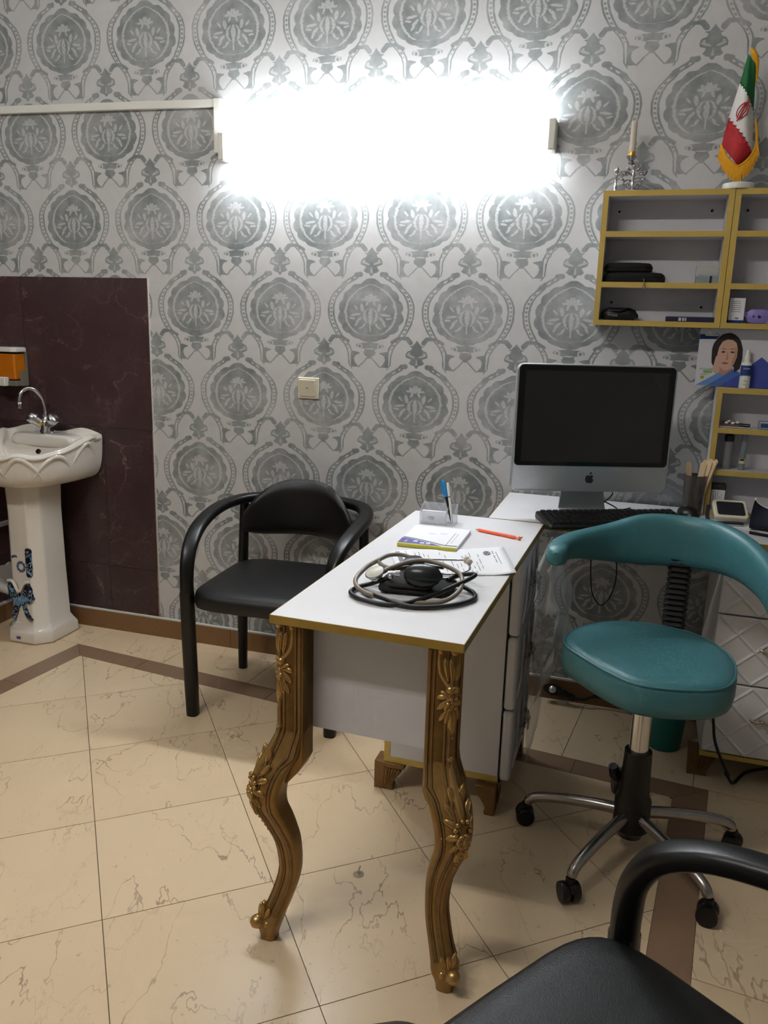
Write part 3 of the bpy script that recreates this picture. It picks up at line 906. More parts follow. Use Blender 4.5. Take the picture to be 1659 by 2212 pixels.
carved_leg(-.163, -.462, -1)
carved_leg(.156, -.462, 1)

# ------------------------------------------------------------------ drawer units
def handle(M_, parent):
    mb = MB()
    mb.tube([M_ @ Vector(p_) for p_ in spline([(-.062,-.004,.004),(-.045,-.012,-.003),(-.028,-.014,.003),(-.012,-.016,-.004),(0,-.018,-.006),(.012,-.016,-.004),(.028,-.014,.003),(.045,-.012,-.003),(.062,-.004,.004)], 4)], [.0026+.002*abs(sin(i*.55)) for i in range(33)], 8)
    for sx in (-1, 1):
        blob(mb, M_ @ Vector((sx*.03,-.014,.006)), M_.to_3x3() @ Vector((1,0,.4*sx)), M_.to_3x3() @ Vector((0,-1,0)), .03, .008, .006, 8, 6)
    mb.sphere(M_ @ Vector((0,-.018,.008)), .0085, 10, 7)
    h = obj('handle', mb, mat('champagne metal', (186,172,146), .28, .85, var=.12, vs=50), parent)
    rg = MB().tube([M_ @ Vector((.018*cos(a), -.020, -.010+.020*sin(a))) for a in [pi+pi*i/12 for i in range(13)]], .0019, 8)
    rg.tube([M_ @ Vector((-.018,-.020,-.010)), M_ @ Vector((.018,-.020,-.010))], .0016, 6)
    obj('drop_ring', rg, chrome, h)
def foot(M_, parent):
    mb = MB()
    pr_ = [(.0,.088),(.058,.088),(.058,.076),(.050,.070),(.052,.06),(.040,.045),(.030,.028),(.026,.018),(.030,.008),(.028,0),(.0,0)]
    for ang in (0, 90):
        mb.prism([(x-.002, z) for x, z in pr_], -.002, .030, 'y', 0, M_ @ Rz(radians(ang)) if ang else M_)
    for i in range(5):
        mb.tube([M_ @ Vector((.010+.009*i, -.004, .07)), M_ @ Vector((.008+.006*i, -.006, .045)), M_ @ Vector((.006+.004*i, -.004, .02))], .003, 6)
    mb.box(-.006, .062, -.008, .034, .076, .09, 0, M_)
    obj('foot', mb, gold_dk, parent, bevel=.0025)

cab = thing('drawer_unit', 'white drawer unit with gold trim under the carved desk, seen from its plain side', 'cabinet', (1.565, -.62, 0))
obj('body', MB().box(-.168, .162, -.17, .175, .09, .7415), white_lam2, cab)
tr = MB(); tr.box(-.1695, .164, -.1715, -.169, .09, .108); tr.box(-.1695, -.152, -.1715, -.169, .108, .7415); tr.box(-.1695, -.168, -.17, .175, .09, .7415)
obj('edge_band', tr, yel_band, cab)
for k in range(3):
    z0 = .094+k*.216
    dr = obj('drawer', MB().box(.166, .196, -.168, .172, z0, z0+.212), white_lam2, cab, bevel=.009, seg=3)
    rel = MB()
    for u in (-.10, 0, .10):
        rel.tube(spline([(.197, u-.04, z0+.03),(.201, u-.01, z0+.08),(.197, u+.02, z0+.11),(.201, u, z0+.15),(.197, u+.03, z0+.19)], 4), .004, 6)
    obj('relief', rel, white_lam2, dr)
    handle(T(.200, 0, z0+.115) @ Rz(radians(90)), dr)
for sx, sy, a in ((-.168,-.17,0),(.162,-.17,90),(.162,.175,180),(-.168,.175,270)):
    foot(T(sx, sy, 0) @ Rz(radians(a)), cab)

cdesk = thing('computer_desk', 'white wall desk with gold front edge carrying the computer', 'desk', (2.3, -.215, 0))
ct = wobj('desk_top', MB().box(1.60, 3.30, -.427, -.018, .7425, .76), white_lam, cdesk)
wobj('edge_band', MB().box(1.60, 3.30, -.4288, -.427, .742, .7596), gold_band, ct)
wobj('side_band', MB().box(1.5985, 1.60, -.4288, -.018, .742, .7596), gold_band, ct)
wobj('wall_cleat', MB().box(1.66, 2.2, -.034, -.012, .70, .7425), white_lam2, cdesk)

rc = thing('drawer_cabinet', 'white cabinet of diamond-quilted drawers with ring handles at the right edge', 'cabinet', (2.45, -.2, 0))
wobj('body', MB().box(2.285, 2.655, -.385, -.02, .082, .7415), white_lam2, rc)
wobj('base_band', MB().box(2.283, 2.657, -.402, -.385, .076, .09), yel_band, rc)
for k, (z0, z1) in enumerate(((.094,.318),(.323,.531),(.536,.738))):
    dr = wobj('drawer', MB().box(2.287, 2.653, -.402, -.386, z0, z1), white_lam, rc, bevel=.003)
    rel = MB(); cx, w, hh = 2.47, .366, z1-z0
    def ridge(ax, az, bx, bz):
        d = Vector((bx-ax, 0, bz-az)).normalized(); nn = Vector((-d.z, 0, d.x))*.007
        a_, b_ = Vector((ax,-.4015,az)), Vector((bx,-.4015,bz)); u_ = Vector((0,-.005,0))
        rel.add([a_-nn, a_+nn, b_+nn, b_-nn, a_+u_, b_+u_], [(0,4,5,3),(1,2,5,4),(0,1,4),(3,5,2)])
    step = hh
    x = 2.295-hh
    while x < 2.65:
        for (ax, az, bx, bz) in ((x, z0+.004, x+hh, z1-.004), (x, z1-.004, x+hh, z0+.004), (x+hh/2, z0+.004, x+hh*1.5, z1-.004), (x+hh/2, z1-.004, x+hh*1.5, z0+.004)):
            # clip to drawer face
            t0 = max(0, (2.292-ax)/(bx-ax)); t1 = min(1, (2.648-ax)/(bx-ax))
            if t1-t0 > .05: ridge(ax+(bx-ax)*t0, az+(bz-az)*t0, ax+(bx-ax)*t1, az+(bz-az)*t1)
        x += hh
    wobj('diamond_relief', rel, white_lam, dr)
    hm = MB()
    handle(T(0.02, -.206, (z0+z1)/2+.012), dr)
for sx, sy, a in ((2.285-2.45,-.385+.2,0),(2.655-2.45,-.385+.2,90)):
    foot(T(sx, sy, -.006) @ Rz(radians(a)), rc)

# ------------------------------------------------------------------ teal stool
st = thing('swivel_stool', 'teal leatherette swivel stool with wrap-around backrest and chrome star base', 'stool', (2.09, -.85, 0))
outl = spline([(-.208,-.015,0),(-.198,.085,0),(-.12,.185,0),(.0,.218,0),(.12,.18,0),(.19,.075,0),(.2,-.05,0),(.165,-.15,0),(.08,-.195,0),(-.02,-.205,0),(-.085,-.165,0),(-.16,-.085,0)], 5, True)
prof = [(.80,.478),(.94,.481),(.985,.490),(1.0,.51),(1.0,.537),(.985,.552),(.955,.561),(.85,.566),(.5,.568),(.1,.568)]
seat = obj('seat', MB().loft([[(p_.x*k, p_.y*k, z) for p_ in outl] for k, z in prof]), teal_lt, st)
obj('piping', MB().tube([(p_.x*.978, p_.y*.978, .5575) for p_ in outl], .0032, 6, closed=True), teal_lt, seat)
bk = [(-.24,-.05,.788,.024),(-.238,.03,.789,.029),(-.208,.12,.782,.036),(-.13,.22,.772,.052),(-.04,.265,.779,.071),(.06,.275,.782,.071),(.14,.24,.785,.068),(.20,.16,.784,.060),(.238,.04,.777,.052),(.254,-.08,.768,.045),(.25,-.19,.765,.034)]
cp = spline([(a, b, c) for a, b, c, d in bk], 5); hp = spline([(d, 0, 0) for a, b, c, d in bk], 5)
rings = []
for i, p_ in enumerate(cp):
    tg = cp[min(i+1, len(cp)-1)]-cp[max(i-1, 0)]; tg.z = 0; tg.normalize()
    nn = Vector((tg.y, -tg.x, 0)); h = hp[i].x
    endf = min(1, (min(i, len(cp)-1-i)+.35)/2.2)**.5
    rings.append([p_+nn*(.026*endf*math.copysign(abs(cos(a))**.8, cos(a)))+Vector((0,0,h*(.4+.6*endf)*math.copysign(abs(sin(a))**.62, sin(a)))) for a in [2*pi*j/24 for j in range(24)]])
back = obj('backrest', MB().loft(rings), teal_lt, st)
for i in (4, len(cp)-5):
    obj('seam', MB().tube([p2 for p2 in rings[i]], .0012, 5, closed=True), teal_lt, back)
bp_ = spline([(.05,.05,.468),(.06,.20,.462),(.065,.262,.47),(.068,.272,.60),(.068,.262,.75)], 6)
bar = obj('back_bar', MB().tube(bp_, .011, sec=None, n=10), black_pl, st)
bel = MB(); rr = []
for i in range(61):
    z = .50+.235*i/60
    q = .024+.0045*cos(2*pi*i/4); rr.append([(.066+x*q/.024, .274+y*q/.024, z) for x, y in rrect(.026, .02, .008, 3)])
obj('bellows', bel.loft(rr, smooth=False), black_ru, bar)
obj('mechanism', MB().box(-.075, .085, -.06, .075, .455, .48).box(.04, .075, -.075, .06, .43, .46), black_pl, st, bevel=.008)
obj('gas_lift', MB().lathe([(.0245,.28),(.0245,.445),(.029,.447),(.029,.457)], 24), chrome, st)
obj('sleeve', MB().lathe([(.030,.05),(.033,.06),(.046,.075),(.046,.155),(.039,.17),(.037,.20),(.034,.293),(.0,.295)], 24), black_pl, st, sm=40)
obj('lever', MB().tube([(-.03,.035,.185),(-.05,.03,.20),(-.058,.02,.225)], [.014,.018,.012], 8), black_pl, st)
for k in range(5):
    a = radians(173+k*68.8 if k < 3 else 20+72*(k-3)+ (4 if k == 4 else 0))
    c, s = cos(a), sin(a)
    pts = spline([(c*r_, s*r_, z) for r_, z in ((.035,.115),(.10,.112),(.18,.103),(.245,.088),(.268,.075),(.272,.064))], 5)
    obj('base_arm', MB().tube(pts, [.016-.004*i/(len(pts)-1) for i in range(len(pts))], 12), chrome_w, st)
    tw = radians((20, 55, 40, -35, 10)[k])
    Mc = T(c*.278, s*.278, 0) @ Rz(a+tw)
    cs = obj('caster', MB().lathe([(.0,.0),(.024,.0),(.025,.004),(.025,.016),(.022,.02),(0,.021)], 20, M=Mc @ T(0,.003,.025) @ Rx(radians(-90))), black_pl, st, sm=40)
    obj('wheel', MB().lathe([(.0,.0),(.024,.0),(.025,.004),(.025,.016),(.022,.02),(0,.021)], 20, M=Mc @ T(0,-.024,.025) @ Rx(radians(-90))), black_pl, cs, sm=40)
    hd = MB().lathe([(.009,.036),(.011,.05),(.011,.062),(.0,.063)], 12, M=Mc)
    hd.tube([Mc @ Vector((.020*cos(b_), 0, .025+.021*sin(b_))) for b_ in [radians(15+15*i) for i in range(11)]], .0045, 8)
    obj('hood', hd, black_ru, cs)

t = thing('waste_bin', 'small teal plastic bin on the floor under the computer desk', 'bin', (2.188, -.225, 0))
obj('bucket', MB().lathe([(.0,0),(.052,0),(.055,.004),(.072,.24),(.076,.245),(.076,.25),(.069,.25),(.052,.01),(0,.01)], 32, caps=False), teal_pl, t)
obj('rim', MB().tube([(.0735*cos(2*pi*i/32), .0735*sin(2*pi*i/32), .248) for i in range(32)], .004, 6, closed=True), teal_pl, t)

# ------------------------------------------------------------------ computer
im = thing('desktop_computer', 'silver all-in-one computer with black glossy screen on the wall desk', 'computer', (1.883, -.318, .76), radians(20.8))
Z0 = .085; HW, HH = .2425, .1925
ZC_ = Z0+HH
def rr2(k, y, dz=0, hw=HW, hh=HH, r=.02): return [(x*k, y, z*k+ZC_+dz) for x, z in rrect(hw, hh, r, 5)]
obj('case', MB().loft([rr2(.992,-.001), rr2(1,.001), rr2(1,.016), rr2(.985,.022), rr2(.80,.034), rr2(.5,.044)]), silver, im, sm=40)
glass = mat('black glass', (5,5,6), .045, var=.0, spec=.55)
lcd = mat('dark glossy display', (15,15,16), .04, var=.02, spec=1.0)
gl = [(x, -.0025, z) for x, z in rrect(.2365, .1505, .012, 5, 0, Z0+.082+.1505-.002)]
scr = obj('screen_glass', MB().loft([gl, [(x, .0, z) for x, y, z in gl]]), glass, im)
obj('display', MB().box(-.2175, .2175, -.0030, -.002, Z0+.093, Z0+.093+.272), lcd, scr)
lg = MB()
ap = [(0,.0095),(.004,.0115),(.0085,.0112),(.0112,.0085),(.0092,.0065),(.0085,.0035),(.0092,.0005),(.0122,-.002),(.0108,-.006),(.0078,-.0105),(.005,-.0122),(.002,-.0112),(0,-.0108),(-.002,-.0112),(-.005,-.0122),(-.0085,-.0098),(-.0115,-.0045),(-.0125,.001),(-.0112,.0065),(-.008,.0105),(-.004,.0113)]
lg.prism([(x*1.05, z*1.05+Z0+.040) for x, z in ap], -.0022, -.0005, 'y')
lf = [(-.0005,.0135),(.0005,.018),(.0035,.0208),(.0058,.0215),(.0055,.0178),(.0032,.0145)]
lg.prism([(x*1.05, z*1.05+Z0+.040) for x, z in lf], -.0022, -.0005, 'y')
obj('logo', lg, ink_bk, im)
sr = []
for y, z, hw in ((.045,.20,.065),(.050,.12,.066),(.048,.06,.068),(.036,.022,.072),(.0,.008,.085),(-.06,.005,.098),(-.085,.004,.10)):
    sr.append([(-hw,y,z),(hw,y,z),(hw,y-.002*(z>.02),z-.006*(z<.05)-.0),(-hw,y-.002*(z>.02),z-.006*(z<.05))])
stand = MB()
prev = [(.062,.20,.065),(.066,.12,.066),(.064,.05,.070),(.05,.016,.076),(.03,.007,.084),(.015,.006,.088)]
rings = []
for y, z, hw in prev:
    th = .008
    if z > .03: rings.append([(-hw,y,z),(hw,y,z),(hw,y-th,z),(-hw,y-th,z)])
    else: rings.append([(-hw,y,z-.006 if z>.01 else 0),(hw,y,z-.006 if z>.01 else 0),(hw,y-.0,z+.004),(-hw,y-.0,z+.004)])
obj('stand', stand.loft(rings, smooth=True), silver, im, bevel=.003)
cb = MB()
for sx in (-1, 1):
    cb.tube(spline([(sx*.02,.07,.16),(.04*sx+.07,.09,.07),(.10-.03*sx,.10,.012),(.13+.02*sx,.115,.004),(.19,.13+.01*sx,.004)], 6), .0022, 6)
obj('cable', cb, black_ru, im)

kb = thing('keyboard', 'black computer keyboard lying askew in front of the screen', 'keyboard', (1.968, -.3465, .7605), radians(25.6))
def wedge(z_off): return [(-.225,-.072,z_off),(.225,-.072,z_off)]
obj('base', MB().add([(-.226,-.073,.0),(.226,-.073,.0),(.226,.075,.0),(-.226,.075,.0),(-.226,-.073,.012),(.226,-.073,.012),(.224,.075,.024),(-.224,.075,.024)],
    [(0,3,2,1),(4,5,6,7),(0,1,5,4),(1,2,6,5),(2,3,7,6),(3,0,4,7)]), black_pl, kb, bevel=.008, seg=3)
ky = MB()
for r in range(6):
    yy = -.055+r*.0205; zz = .012+(yy+.073)*.081
    n_ = 21 if r else 14; x_ = -.213; 
    while x_ < .205:
        w = .0175 if not (r == 0 and -.13 < x_ < -.03) else .10
        ky.add([(x_,yy,zz),(x_+w,yy,zz),(x_+w,yy+.0175,zz+.0014),(x_,yy+.0175,zz+.0014),(x_+.002,yy+.002,zz+.006),(x_+w-.002,yy+.002,zz+.006),(x_+w-.002,yy+.0155,zz+.0072),(x_+.002,yy+.0155,zz+.0072)],
               [(4,5,6,7),(0,1,5,4),(1,2,6,5),(2,3,7,6),(3,0,4,7)])
        x_ += w+.002
ko = obj('keys', ky, black_ru, kb); ko['kind'] = 'stuff'
obj('cable', MB().tube(spline([(-.12,.075,.012),(-.15,.10,.006),(-.19,.115,.004),(-.15,.135,.004),(-.06,.14,.004),(.05,.155,.004)], 6), .0018, 6), black_ru, kb)

ms = thing('computer_mouse', 'black computer mouse beside the keyboard', 'mouse', (2.185, -.19, .7605), radians(20))
mr = []
for k, z in ((.9,0),(1,.006),(1,.016),(.92,.026),(.7,.033),(.35,.037)):
    mr.append([(.030*k*cos(a)*(1-.1*sin(a)), .052*k*sin(a), z) for a in [2*pi*i/20 for i in range(20)]])
body = obj('body', MB().loft(mr), black_pl, ms)
obj('scroll_wheel', MB().tube([(-.003,.025,.032),(.003,.025,.032)], .007, 12), mat('grey rubber', (90,90,92), .5), ms)

cup = thing('cup', 'smoky grey transparent cup holding wooden tongue depressors', 'cup', (2.2, -.115, .7605))
smk = mat('smoky cup plastic', (86,82,78), .12, alpha=.72, spec=.6)
obj('wall', MB().lathe([(.0,0),(.029,0),(.030,.003),(.034,.128),(.032,.128),(.028,.005),(0,.005)], 28, caps=False), smk, cup)
obj('rim', MB().tube([(.033*cos(2*pi*i/28), .033*sin(2*pi*i/28), .128) for i in range(28)], .0014, 6, closed=True), smk, cup)
wood = mat('pale birch wood', (238,208,166), .6, var=.06, vs=60)
for i, (x, y, lean, tilt, rz, h) in enumerate(((-.022,.0,-4,2,10,.166),(.0,-.006,7,0,-10,.172),(.004,.002,9,0,-5,.178),(.008,-.004,11,1,-18,.18),(.012,.004,12,2,-14,.184),(.015,-.002,14,1,-22,.182),(.018,.006,15,3,-20,.186),(.006,.012,8,4,5,.176))):
    s_ = obj('tongue_depressor', MB().prism([(a, b+h/2-.004) for a, b in rrect(.0085, h/2-.002, .0083, 6)], -.0009, .0009, 'y', 0, Rx(radians(-tilt)) @ Ry(radians(lean))@ Rz(radians(rz))), wood, loc=(2.2+x*.55, -.115+y, .768))
    tag(s_, ['wooden tongue depressor leaning alone at the left of the smoky cup'][0] if i == 0 else 'wooden tongue depressor in the bundle at the right of the smoky cup', 'stick', 'tongue depressors in the smoky cup')

# ------------------------------------------------------------------ wall shelves
def shelf_unit(name, label, x0, x1, z0, z1, shelves, depth, base_z=None, screws=()):
    """open box shelf: white boards, ochre edge bands on the front"""
    t = thing(name, label, 'shelf', ((x0+x1)/2, 0, z0))
    cx = (x0+x1)/2; th = .0165; yb = -.001; yf = -depth
    def board(nm, a, b, c, d):
        o = obj(nm, MB().box(a-cx, b-cx, yf, yb, c-z0, d-z0), white_lam2, t)
        obj('edge_band', MB().box(a-cx, b-cx, yf-.0015, yf, c-z0, d-z0), yel_band, o)
    obj('back_panel', MB().box(x0-cx, x1-cx, -.007, yb, 0, z1-z0), white_lam2, t)
    board('side_panel', x0, x0+th, z0+th, z1-th); board('side_panel', x1-th, x1, z0+th, z1-th)
    board('top_panel', x0, x1, z1-th, z1); board('bottom_panel', x0, x1, z0, z0+th)
    for s in shelves: board('shelf_board', x0+th, x1-th, s-th, s)
    for (sx, sz) in screws:
        sc = obj('screw_cap', MB().lathe([(.0072,0),(.0072,.002),(.004,.003)], 14, M=T(sx-cx, -.007, sz-z0) @ Rx(radians(90))), white_pl, t)
        obj('screw_head', MB().lathe([(.0042,.002),(.0042,.0045),(0,.005)], 10, M=T(sx-cx, -.007, sz-z0) @ Rx(radians(90))), ink_bk, sc)
    return t
WD = .12
shelf_unit('wall_shelf', 'white wall shelf with ochre edges and three compartments, below the candle and flag', 1.843, 2.218, 1.345, 1.745, (1.627, 1.477), WD, screws=((1.89,1.697),(2.165,1.697),(1.89,1.418),(2.165,1.408)))
shelf_unit('wall_shelf', 'white wall shelf with ochre edges cut off by the right border of the photo', 2.2195, 2.594, 1.345, 1.745, (1.627, 1.477), WD, screws=((2.268,1.697),(2.54,1.697)))
shelf_unit('desk_shelf', 'white and ochre shelf unit standing on the computer desk at the right', 2.235, 2.66, .7605, 1.166, (1.042, .908), .10)

def pouch(name, label, x, z, w, d, h, rz, m, cat, r=.5):
    t = thing(name, label, cat, (x, -.066, z), rz)
    rg = []
    for k, zz in ((.9,0),(1,.12),(1.0,.5),(.97,.8),(.88,1.0),(.6,1.06)):
        rg.append([(a*k, b*k, zz*h*.95) for a, b in rrect(w/2, d/2, d*.42, 5)])
    obj('body', MB().loft(rg), m, t)
    obj('zip', MB().tube([(a*1.0, b*1.0, h*.5) for a, b in rrect(w/2, d/2, d*.42, 5)], .0018, 6, closed=True), black_pl, t)
    return t
pb = pouch('zip_pouch', 'black zipped pouch at the bottom of the pair on the middle shelf', 1.955, 1.4775, .185, .095, .03, 0, black_cl, 'pouch')
obj('zip_pull', MB().tube(spline([(.03,-.049,.014),(.03,-.062,.008),(.032,-.064,-.008)], 4), .0013, 6).tube([(.032+.0035*cos(2*pi*i/12), -.0645, -.014+.0055*sin(2*pi*i/12)) for i in range(12)], .0013, 6, closed=True), chrome_w, pb)
pouch('zip_pouch', 'smaller black pouch lying on top of the bottom pouch, middle shelf', 1.935, 1.5085, .145, .08, .028, 0, black_cl, 'pouch')

t = thing('tape_dispenser', 'clear plastic tape holder with a cream roll on the middle shelf', 'tape', (2.172, -.062, 1.4775))
clr = mat('clear tape case', (190,200,204), .12, alpha=.42, spec=.6)
obj('case', MB().loft([[(x*k, y, z) for x, y in rrect(.036, .03, .006, 3)] for k, z in ((1,.0),(1,.05),(.97,.056))]), clr, t)
obj('case_floor', MB().box(-.035, .035, -.029, .029, 0, .02), mat('grey green plastic', (120,134,134), .4), t)
obj('tape_roll', MB().tube([(-.027,0,.031),(.027,0,.031)], .0215, 20), mat('cream tape', (214,208,182), .6), t)
obj('marker_band', MB().box(.004, .010, -.0315, -.029, 0, .022), ink_bk, t)

t = thing('glasses_case', 'black leather glasses case with folded strap on the lowest wall shelf', 'case', (1.918, -.07, 1.362), radians(4))
obj('body', MB().loft([[(x*k, y*k, z) for x, y in rrect(.055, .036, .03, 5)] for k, z in ((.85,0),(1,.008),(1,.022),(.9,.032),(.6,.038))]), black_lt, t)
obj('flap', MB().tube(spline([(-.03,-.03,.03),(.0,-.038,.028),(.025,-.03,.036),(.05,-.012,.02),(.053,.0,.01)], 5), [.006]*20+[.006], sec=rr_sec(2.4, .6)), black_lt, t)
obj('sheen_label', MB().tube([(-.035,-.036,.016),(-.005,-.0375,.013)], .004, 6), mat('grey foil', (110,110,112), .35, .4), t)

t = thing('book', 'thin dark blue book lying flat on the lowest wall shelf', 'book', (2.137, -.075, 1.362))
obj('cover', MB().box(-.076, .076, -.036, .05, 0, .015), mat('dark navy cover', (22,28,58), .5), t, bevel=.0015)
obj('pages', MB().box(-.074, .0785, -.034, .05, .002, .013), paper_m, t)
lb = MB().box(-.039, -.031, -.0366, -.036, .002, .012); lb.box(-.028, -.022, -.0366, -.036, .002, .012); lb.box(-.020, -.016, -.0366, -.036, .002, .012)
obj('spine_label', lb, ink_lg, t)

t = thing('medicine_box', 'white medicine carton with blue base stripe on the right wall shelf', 'box', (2.262, -.075, 1.362), radians(6))
obj('carton', MB().box(-.0225, .0225, -.016, .016, 0, .074), paper_m, t, bevel=.0008)
obj('stripe', MB().box(-.0228, .0228, -.0164, .0, 0, .0085), ink_bl, t)
pm = MB(); rnd = random.Random(5)
for i in range(6): pm.box(-.017, -.017+.02+rnd.random()*.01, -.0164, -.016, .063-i*.006, .0645-i*.006)
pm.prism([(.002+.006*cos(a), .014+.003*sin(a)) for a in [2*pi*i/10 for i in range(10)]], -.0164, -.016, 'y')
obj('print', pm, ink_gr, t)

t = thing('lilac_box', 'rounded lilac plastic case beside the medicine carton', 'case', (2.326, -.085, 1.362), radians(-8))
lil = mat('lilac plastic', (132,120,190), .4)
obj('shell', MB().loft([[(x*k, y, z*k+.021) for x, z in rrect(.031, .0205, .016, 5)] for y, k in ((-.02,.9),(-.018,1),(.012,1),(.016,.9))]), lil, t, sm=50)
obj('lens', MB().lathe([(.0045,0),(.0045,.003),(0,.0035)], 12, M=T(.004,-.0195,.02) @ Rx(radians(90))), ink_bk, t)
obj('eye', MB().lathe([(.0028,0),(.0028,.003),(0,.0035)], 10, M=T(-.012,-.0195,.021) @ Rx(radians(90))), ink_bk, t)
obj('ear_loop', MB().tube([(-.031+.005*cos(a), -.004, .026+.006*sin(a)) for a in [2*pi*i/14 for i in range(14)]], .0025, 6, closed=True), lil, t)

# poster standing on the desk shelf, lower edge resting on it
PO = Vector((2.27, -.07, 1.1665))
ps = thing('poster', 'printed skin-care poster of a woman with blue peaks, leaning under the wall shelf', 'poster', PO)
def pz(x, z, k=0): return (x-PO.x, z-PO.z)
def flat(name, polys, m, k, parent=None, sub=None):
    mb = MB()
    for p_ in polys: mb.prism([pz(x, z) for x, z in p_], -.0006-.0003*k, -.0003*k, 'y')
    return obj(name, mb, m, parent or ps)
sheet = flat('sheet', [[(2.168,1.3435),(2.168,1.168),(2.385,1.1695),(2.375,1.3435)]], mat('poster stock', (206,206,214), .5, var=.01), 0)
flat('blue_peak', [[(2.171,1.1692),(2.236,1.211),(2.251,1.202),(2.274,1.223),(2.295,1.213),(2.296,1.1692)]], ink_b2, 1)
flat('blue_band', [[(2.204,1.1692),(2.251,1.202),(2.274,1.223),(2.295,1.213),(2.31,1.1692)]], ink_b3, 2)
flat('violet_band', [[(2.242,1.1692),(2.293,1.205),(2.32,1.222),(2.327,1.238),(2.353,1.262),(2.383,1.238),(2.384,1.1692)]], ink_b4, 3)
flat('hair', [[(2.208,1.282),(2.211,1.298),(2.218,1.311),(2.234,1.327),(2.246,1.331),(2.258,1.332),(2.27,1.327),(2.279,1.32),(2.288,1.309),(2.296,1.285),(2.298,1.256),(2.294,1.225),(2.28,1.212),(2.276,1.23),(2.25,1.24),(2.222,1.262),(2.217,1.229),(2.211,1.24),(2.209,1.26)]], hair_m, 4)
flat('neck', [[(2.238,1.21),(2.234,1.228),(2.27,1.232),(2.274,1.222),(2.251,1.202)]], skin_d, 4)
flat('face', [[(2.250,1.312),(2.236,1.305),(2.228,1.288),(2.225,1.266),(2.229,1.242),(2.236,1.228),(2.248,1.2185),(2.256,1.2175),(2.266,1.223),(2.276,1.238),(2.282,1.259),(2.282,1.285),(2.276,1.303),(2.264,1.311)]], skin_m, 5)
flat('hand', [[(2.214,1.216),(2.218,1.235),(2.222,1.258),(2.226,1.262),(2.229,1.245),(2.232,1.225),(2.237,1.213),(2.226,1.207)]], skin_m, 6)
flat('cheek_shade', [[(2.274,1.292),(2.28,1.288),(2.281,1.26),(2.275,1.24),(2.267,1.228),(2.27,1.245),(2.274,1.262)]], skin_d, 6)
flat('nose_shade', [[(2.2535,1.274),(2.2555,1.274),(2.258,1.252),(2.254,1.2495),(2.248,1.251),(2.2525,1.254)]], skin_d, 6)
def eye(x): return [[(x-.006,1.2735),(x-.002,1.2765),(x+.003,1.2765),(x+.0065,1.2735),(x+.002,1.2715),(x-.003,1.2715)], [(x-.0075,1.2815),(x-.001,1.2855),(x+.008,1.2825),(x+.008,1.2815),(x-.001,1.2835)]]
flat('eyes', eye(2.2415)+[[(2*2.268-a, b) for a, b in p_] for p_ in eye(2.268)], hair_m, 6)
flat('lips', [[(2.2395,1.2405),(2.247,1.2435),(2.2505,1.2425),(2.254,1.2435),(2.2605,1.2405),(2.254,1.2365),(2.246,1.2365)]], lip_m, 6)
flat('header_bar', [[(2.1685,1.326),(2.1685,1.3105),(2.216,1.312),(2.226,1.322),(2.226,1.326)]], ink_bl, 1)
flat('logo_plate', [[(2.184,1.334),(2.184,1.3215),(2.224,1.3215),(2.224,1.334)]], paper_m, 2)
def ptext(name, body, size, x, z, m, k, xs=1.0):
    obj(name, text_mb(body, size, T(x-PO.x, -.0008-.0003*k, z-PO.z) @ Rx(radians(90)), xs=xs), m, ps)
ptext('logo_text', 'Bio', .011, 2.193, 1.3278, ink_gn, 2)
ptext('logo_text', 'CAB', .0115, 2.2125, 1.3278, ink_bl, 2)
ptext('headline', 'HYALULIPS', .0085, 2.1985, 1.2195, ink_gr, 1)
flat('green_pill', [[(2.189+x_+.0135, 1.2115+z_) for x_, z_ in rrect(.0135, .0042, .004, 4)]], ink_gn, 1)
ptext('small_text', 'Hyaluronic', .005, 2.193, 1.2035, ink_gr, 1)
flat('seal', [[(2.188+.006*cos(2*pi*i/20), 1.1935+.0048*sin(2*pi*i/20)) for i in range(20)]], mat('olive seal', (150,160,60), .6), 1)

t = thing('spray_bottle', 'white spray bottle with navy label in front of the poster', 'bottle', (2.311, -.088, 1.1665))
obj('body', MB().lathe([(0,0),(.0148,0),(.0158,.002),(.0158,.070),(.0145,.077),(.0095,.081),(.0085,.085)], 24), white_pl, t, sm=50)
obj('nozzle', MB().lathe([(.0092,.083),(.0092,.098),(.0068,.102),(.0058,.117),(0,.118)], 18), white_pl, t, sm=50)
lab = MB()
def wrap(z0, z1, a0, a1, r, wav=0.0):
    n = 14; vs = []; 
    for i in range(n+1):
        a = a0+(a1-a0)*i/n
        vs += [(r*sin(a), -r*cos(a), z0+wav*sin(i/n*3.2)), (r*sin(a), -r*cos(a), z1)]
    return vs, [(2*i, 2*i+2, 2*i+3, 2*i+1) for i in range(n)]
v_, f_ = wrap(.040, .070, -1.35, 1.35, .0160); lab.add(v_, f_, 0, True)
obj('label', lab, ink_bl, t)
lab = MB(); v_, f_ = wrap(.036, .0405, -1.35, 1.35, .0161, .003); lab.add(v_, f_, 0, True)
obj('label_wave', lab, mat('sea green ink', (60,140,130), .6), t)
obj('label_text', text_mb('Silveder', .0062, T(0, -.01645, .0605) @ Rx(radians(90))), white_pl, t)
lt = MB()
text_mb('repair', .0048, T(0, -.0163, .024) @ Rx(radians(90)), mb=lt); text_mb('50 ml', .004, T(0, -.0163, .012) @ Rx(radians(90)), mb=lt)
obj('small_print', lt, ink_gr, t)

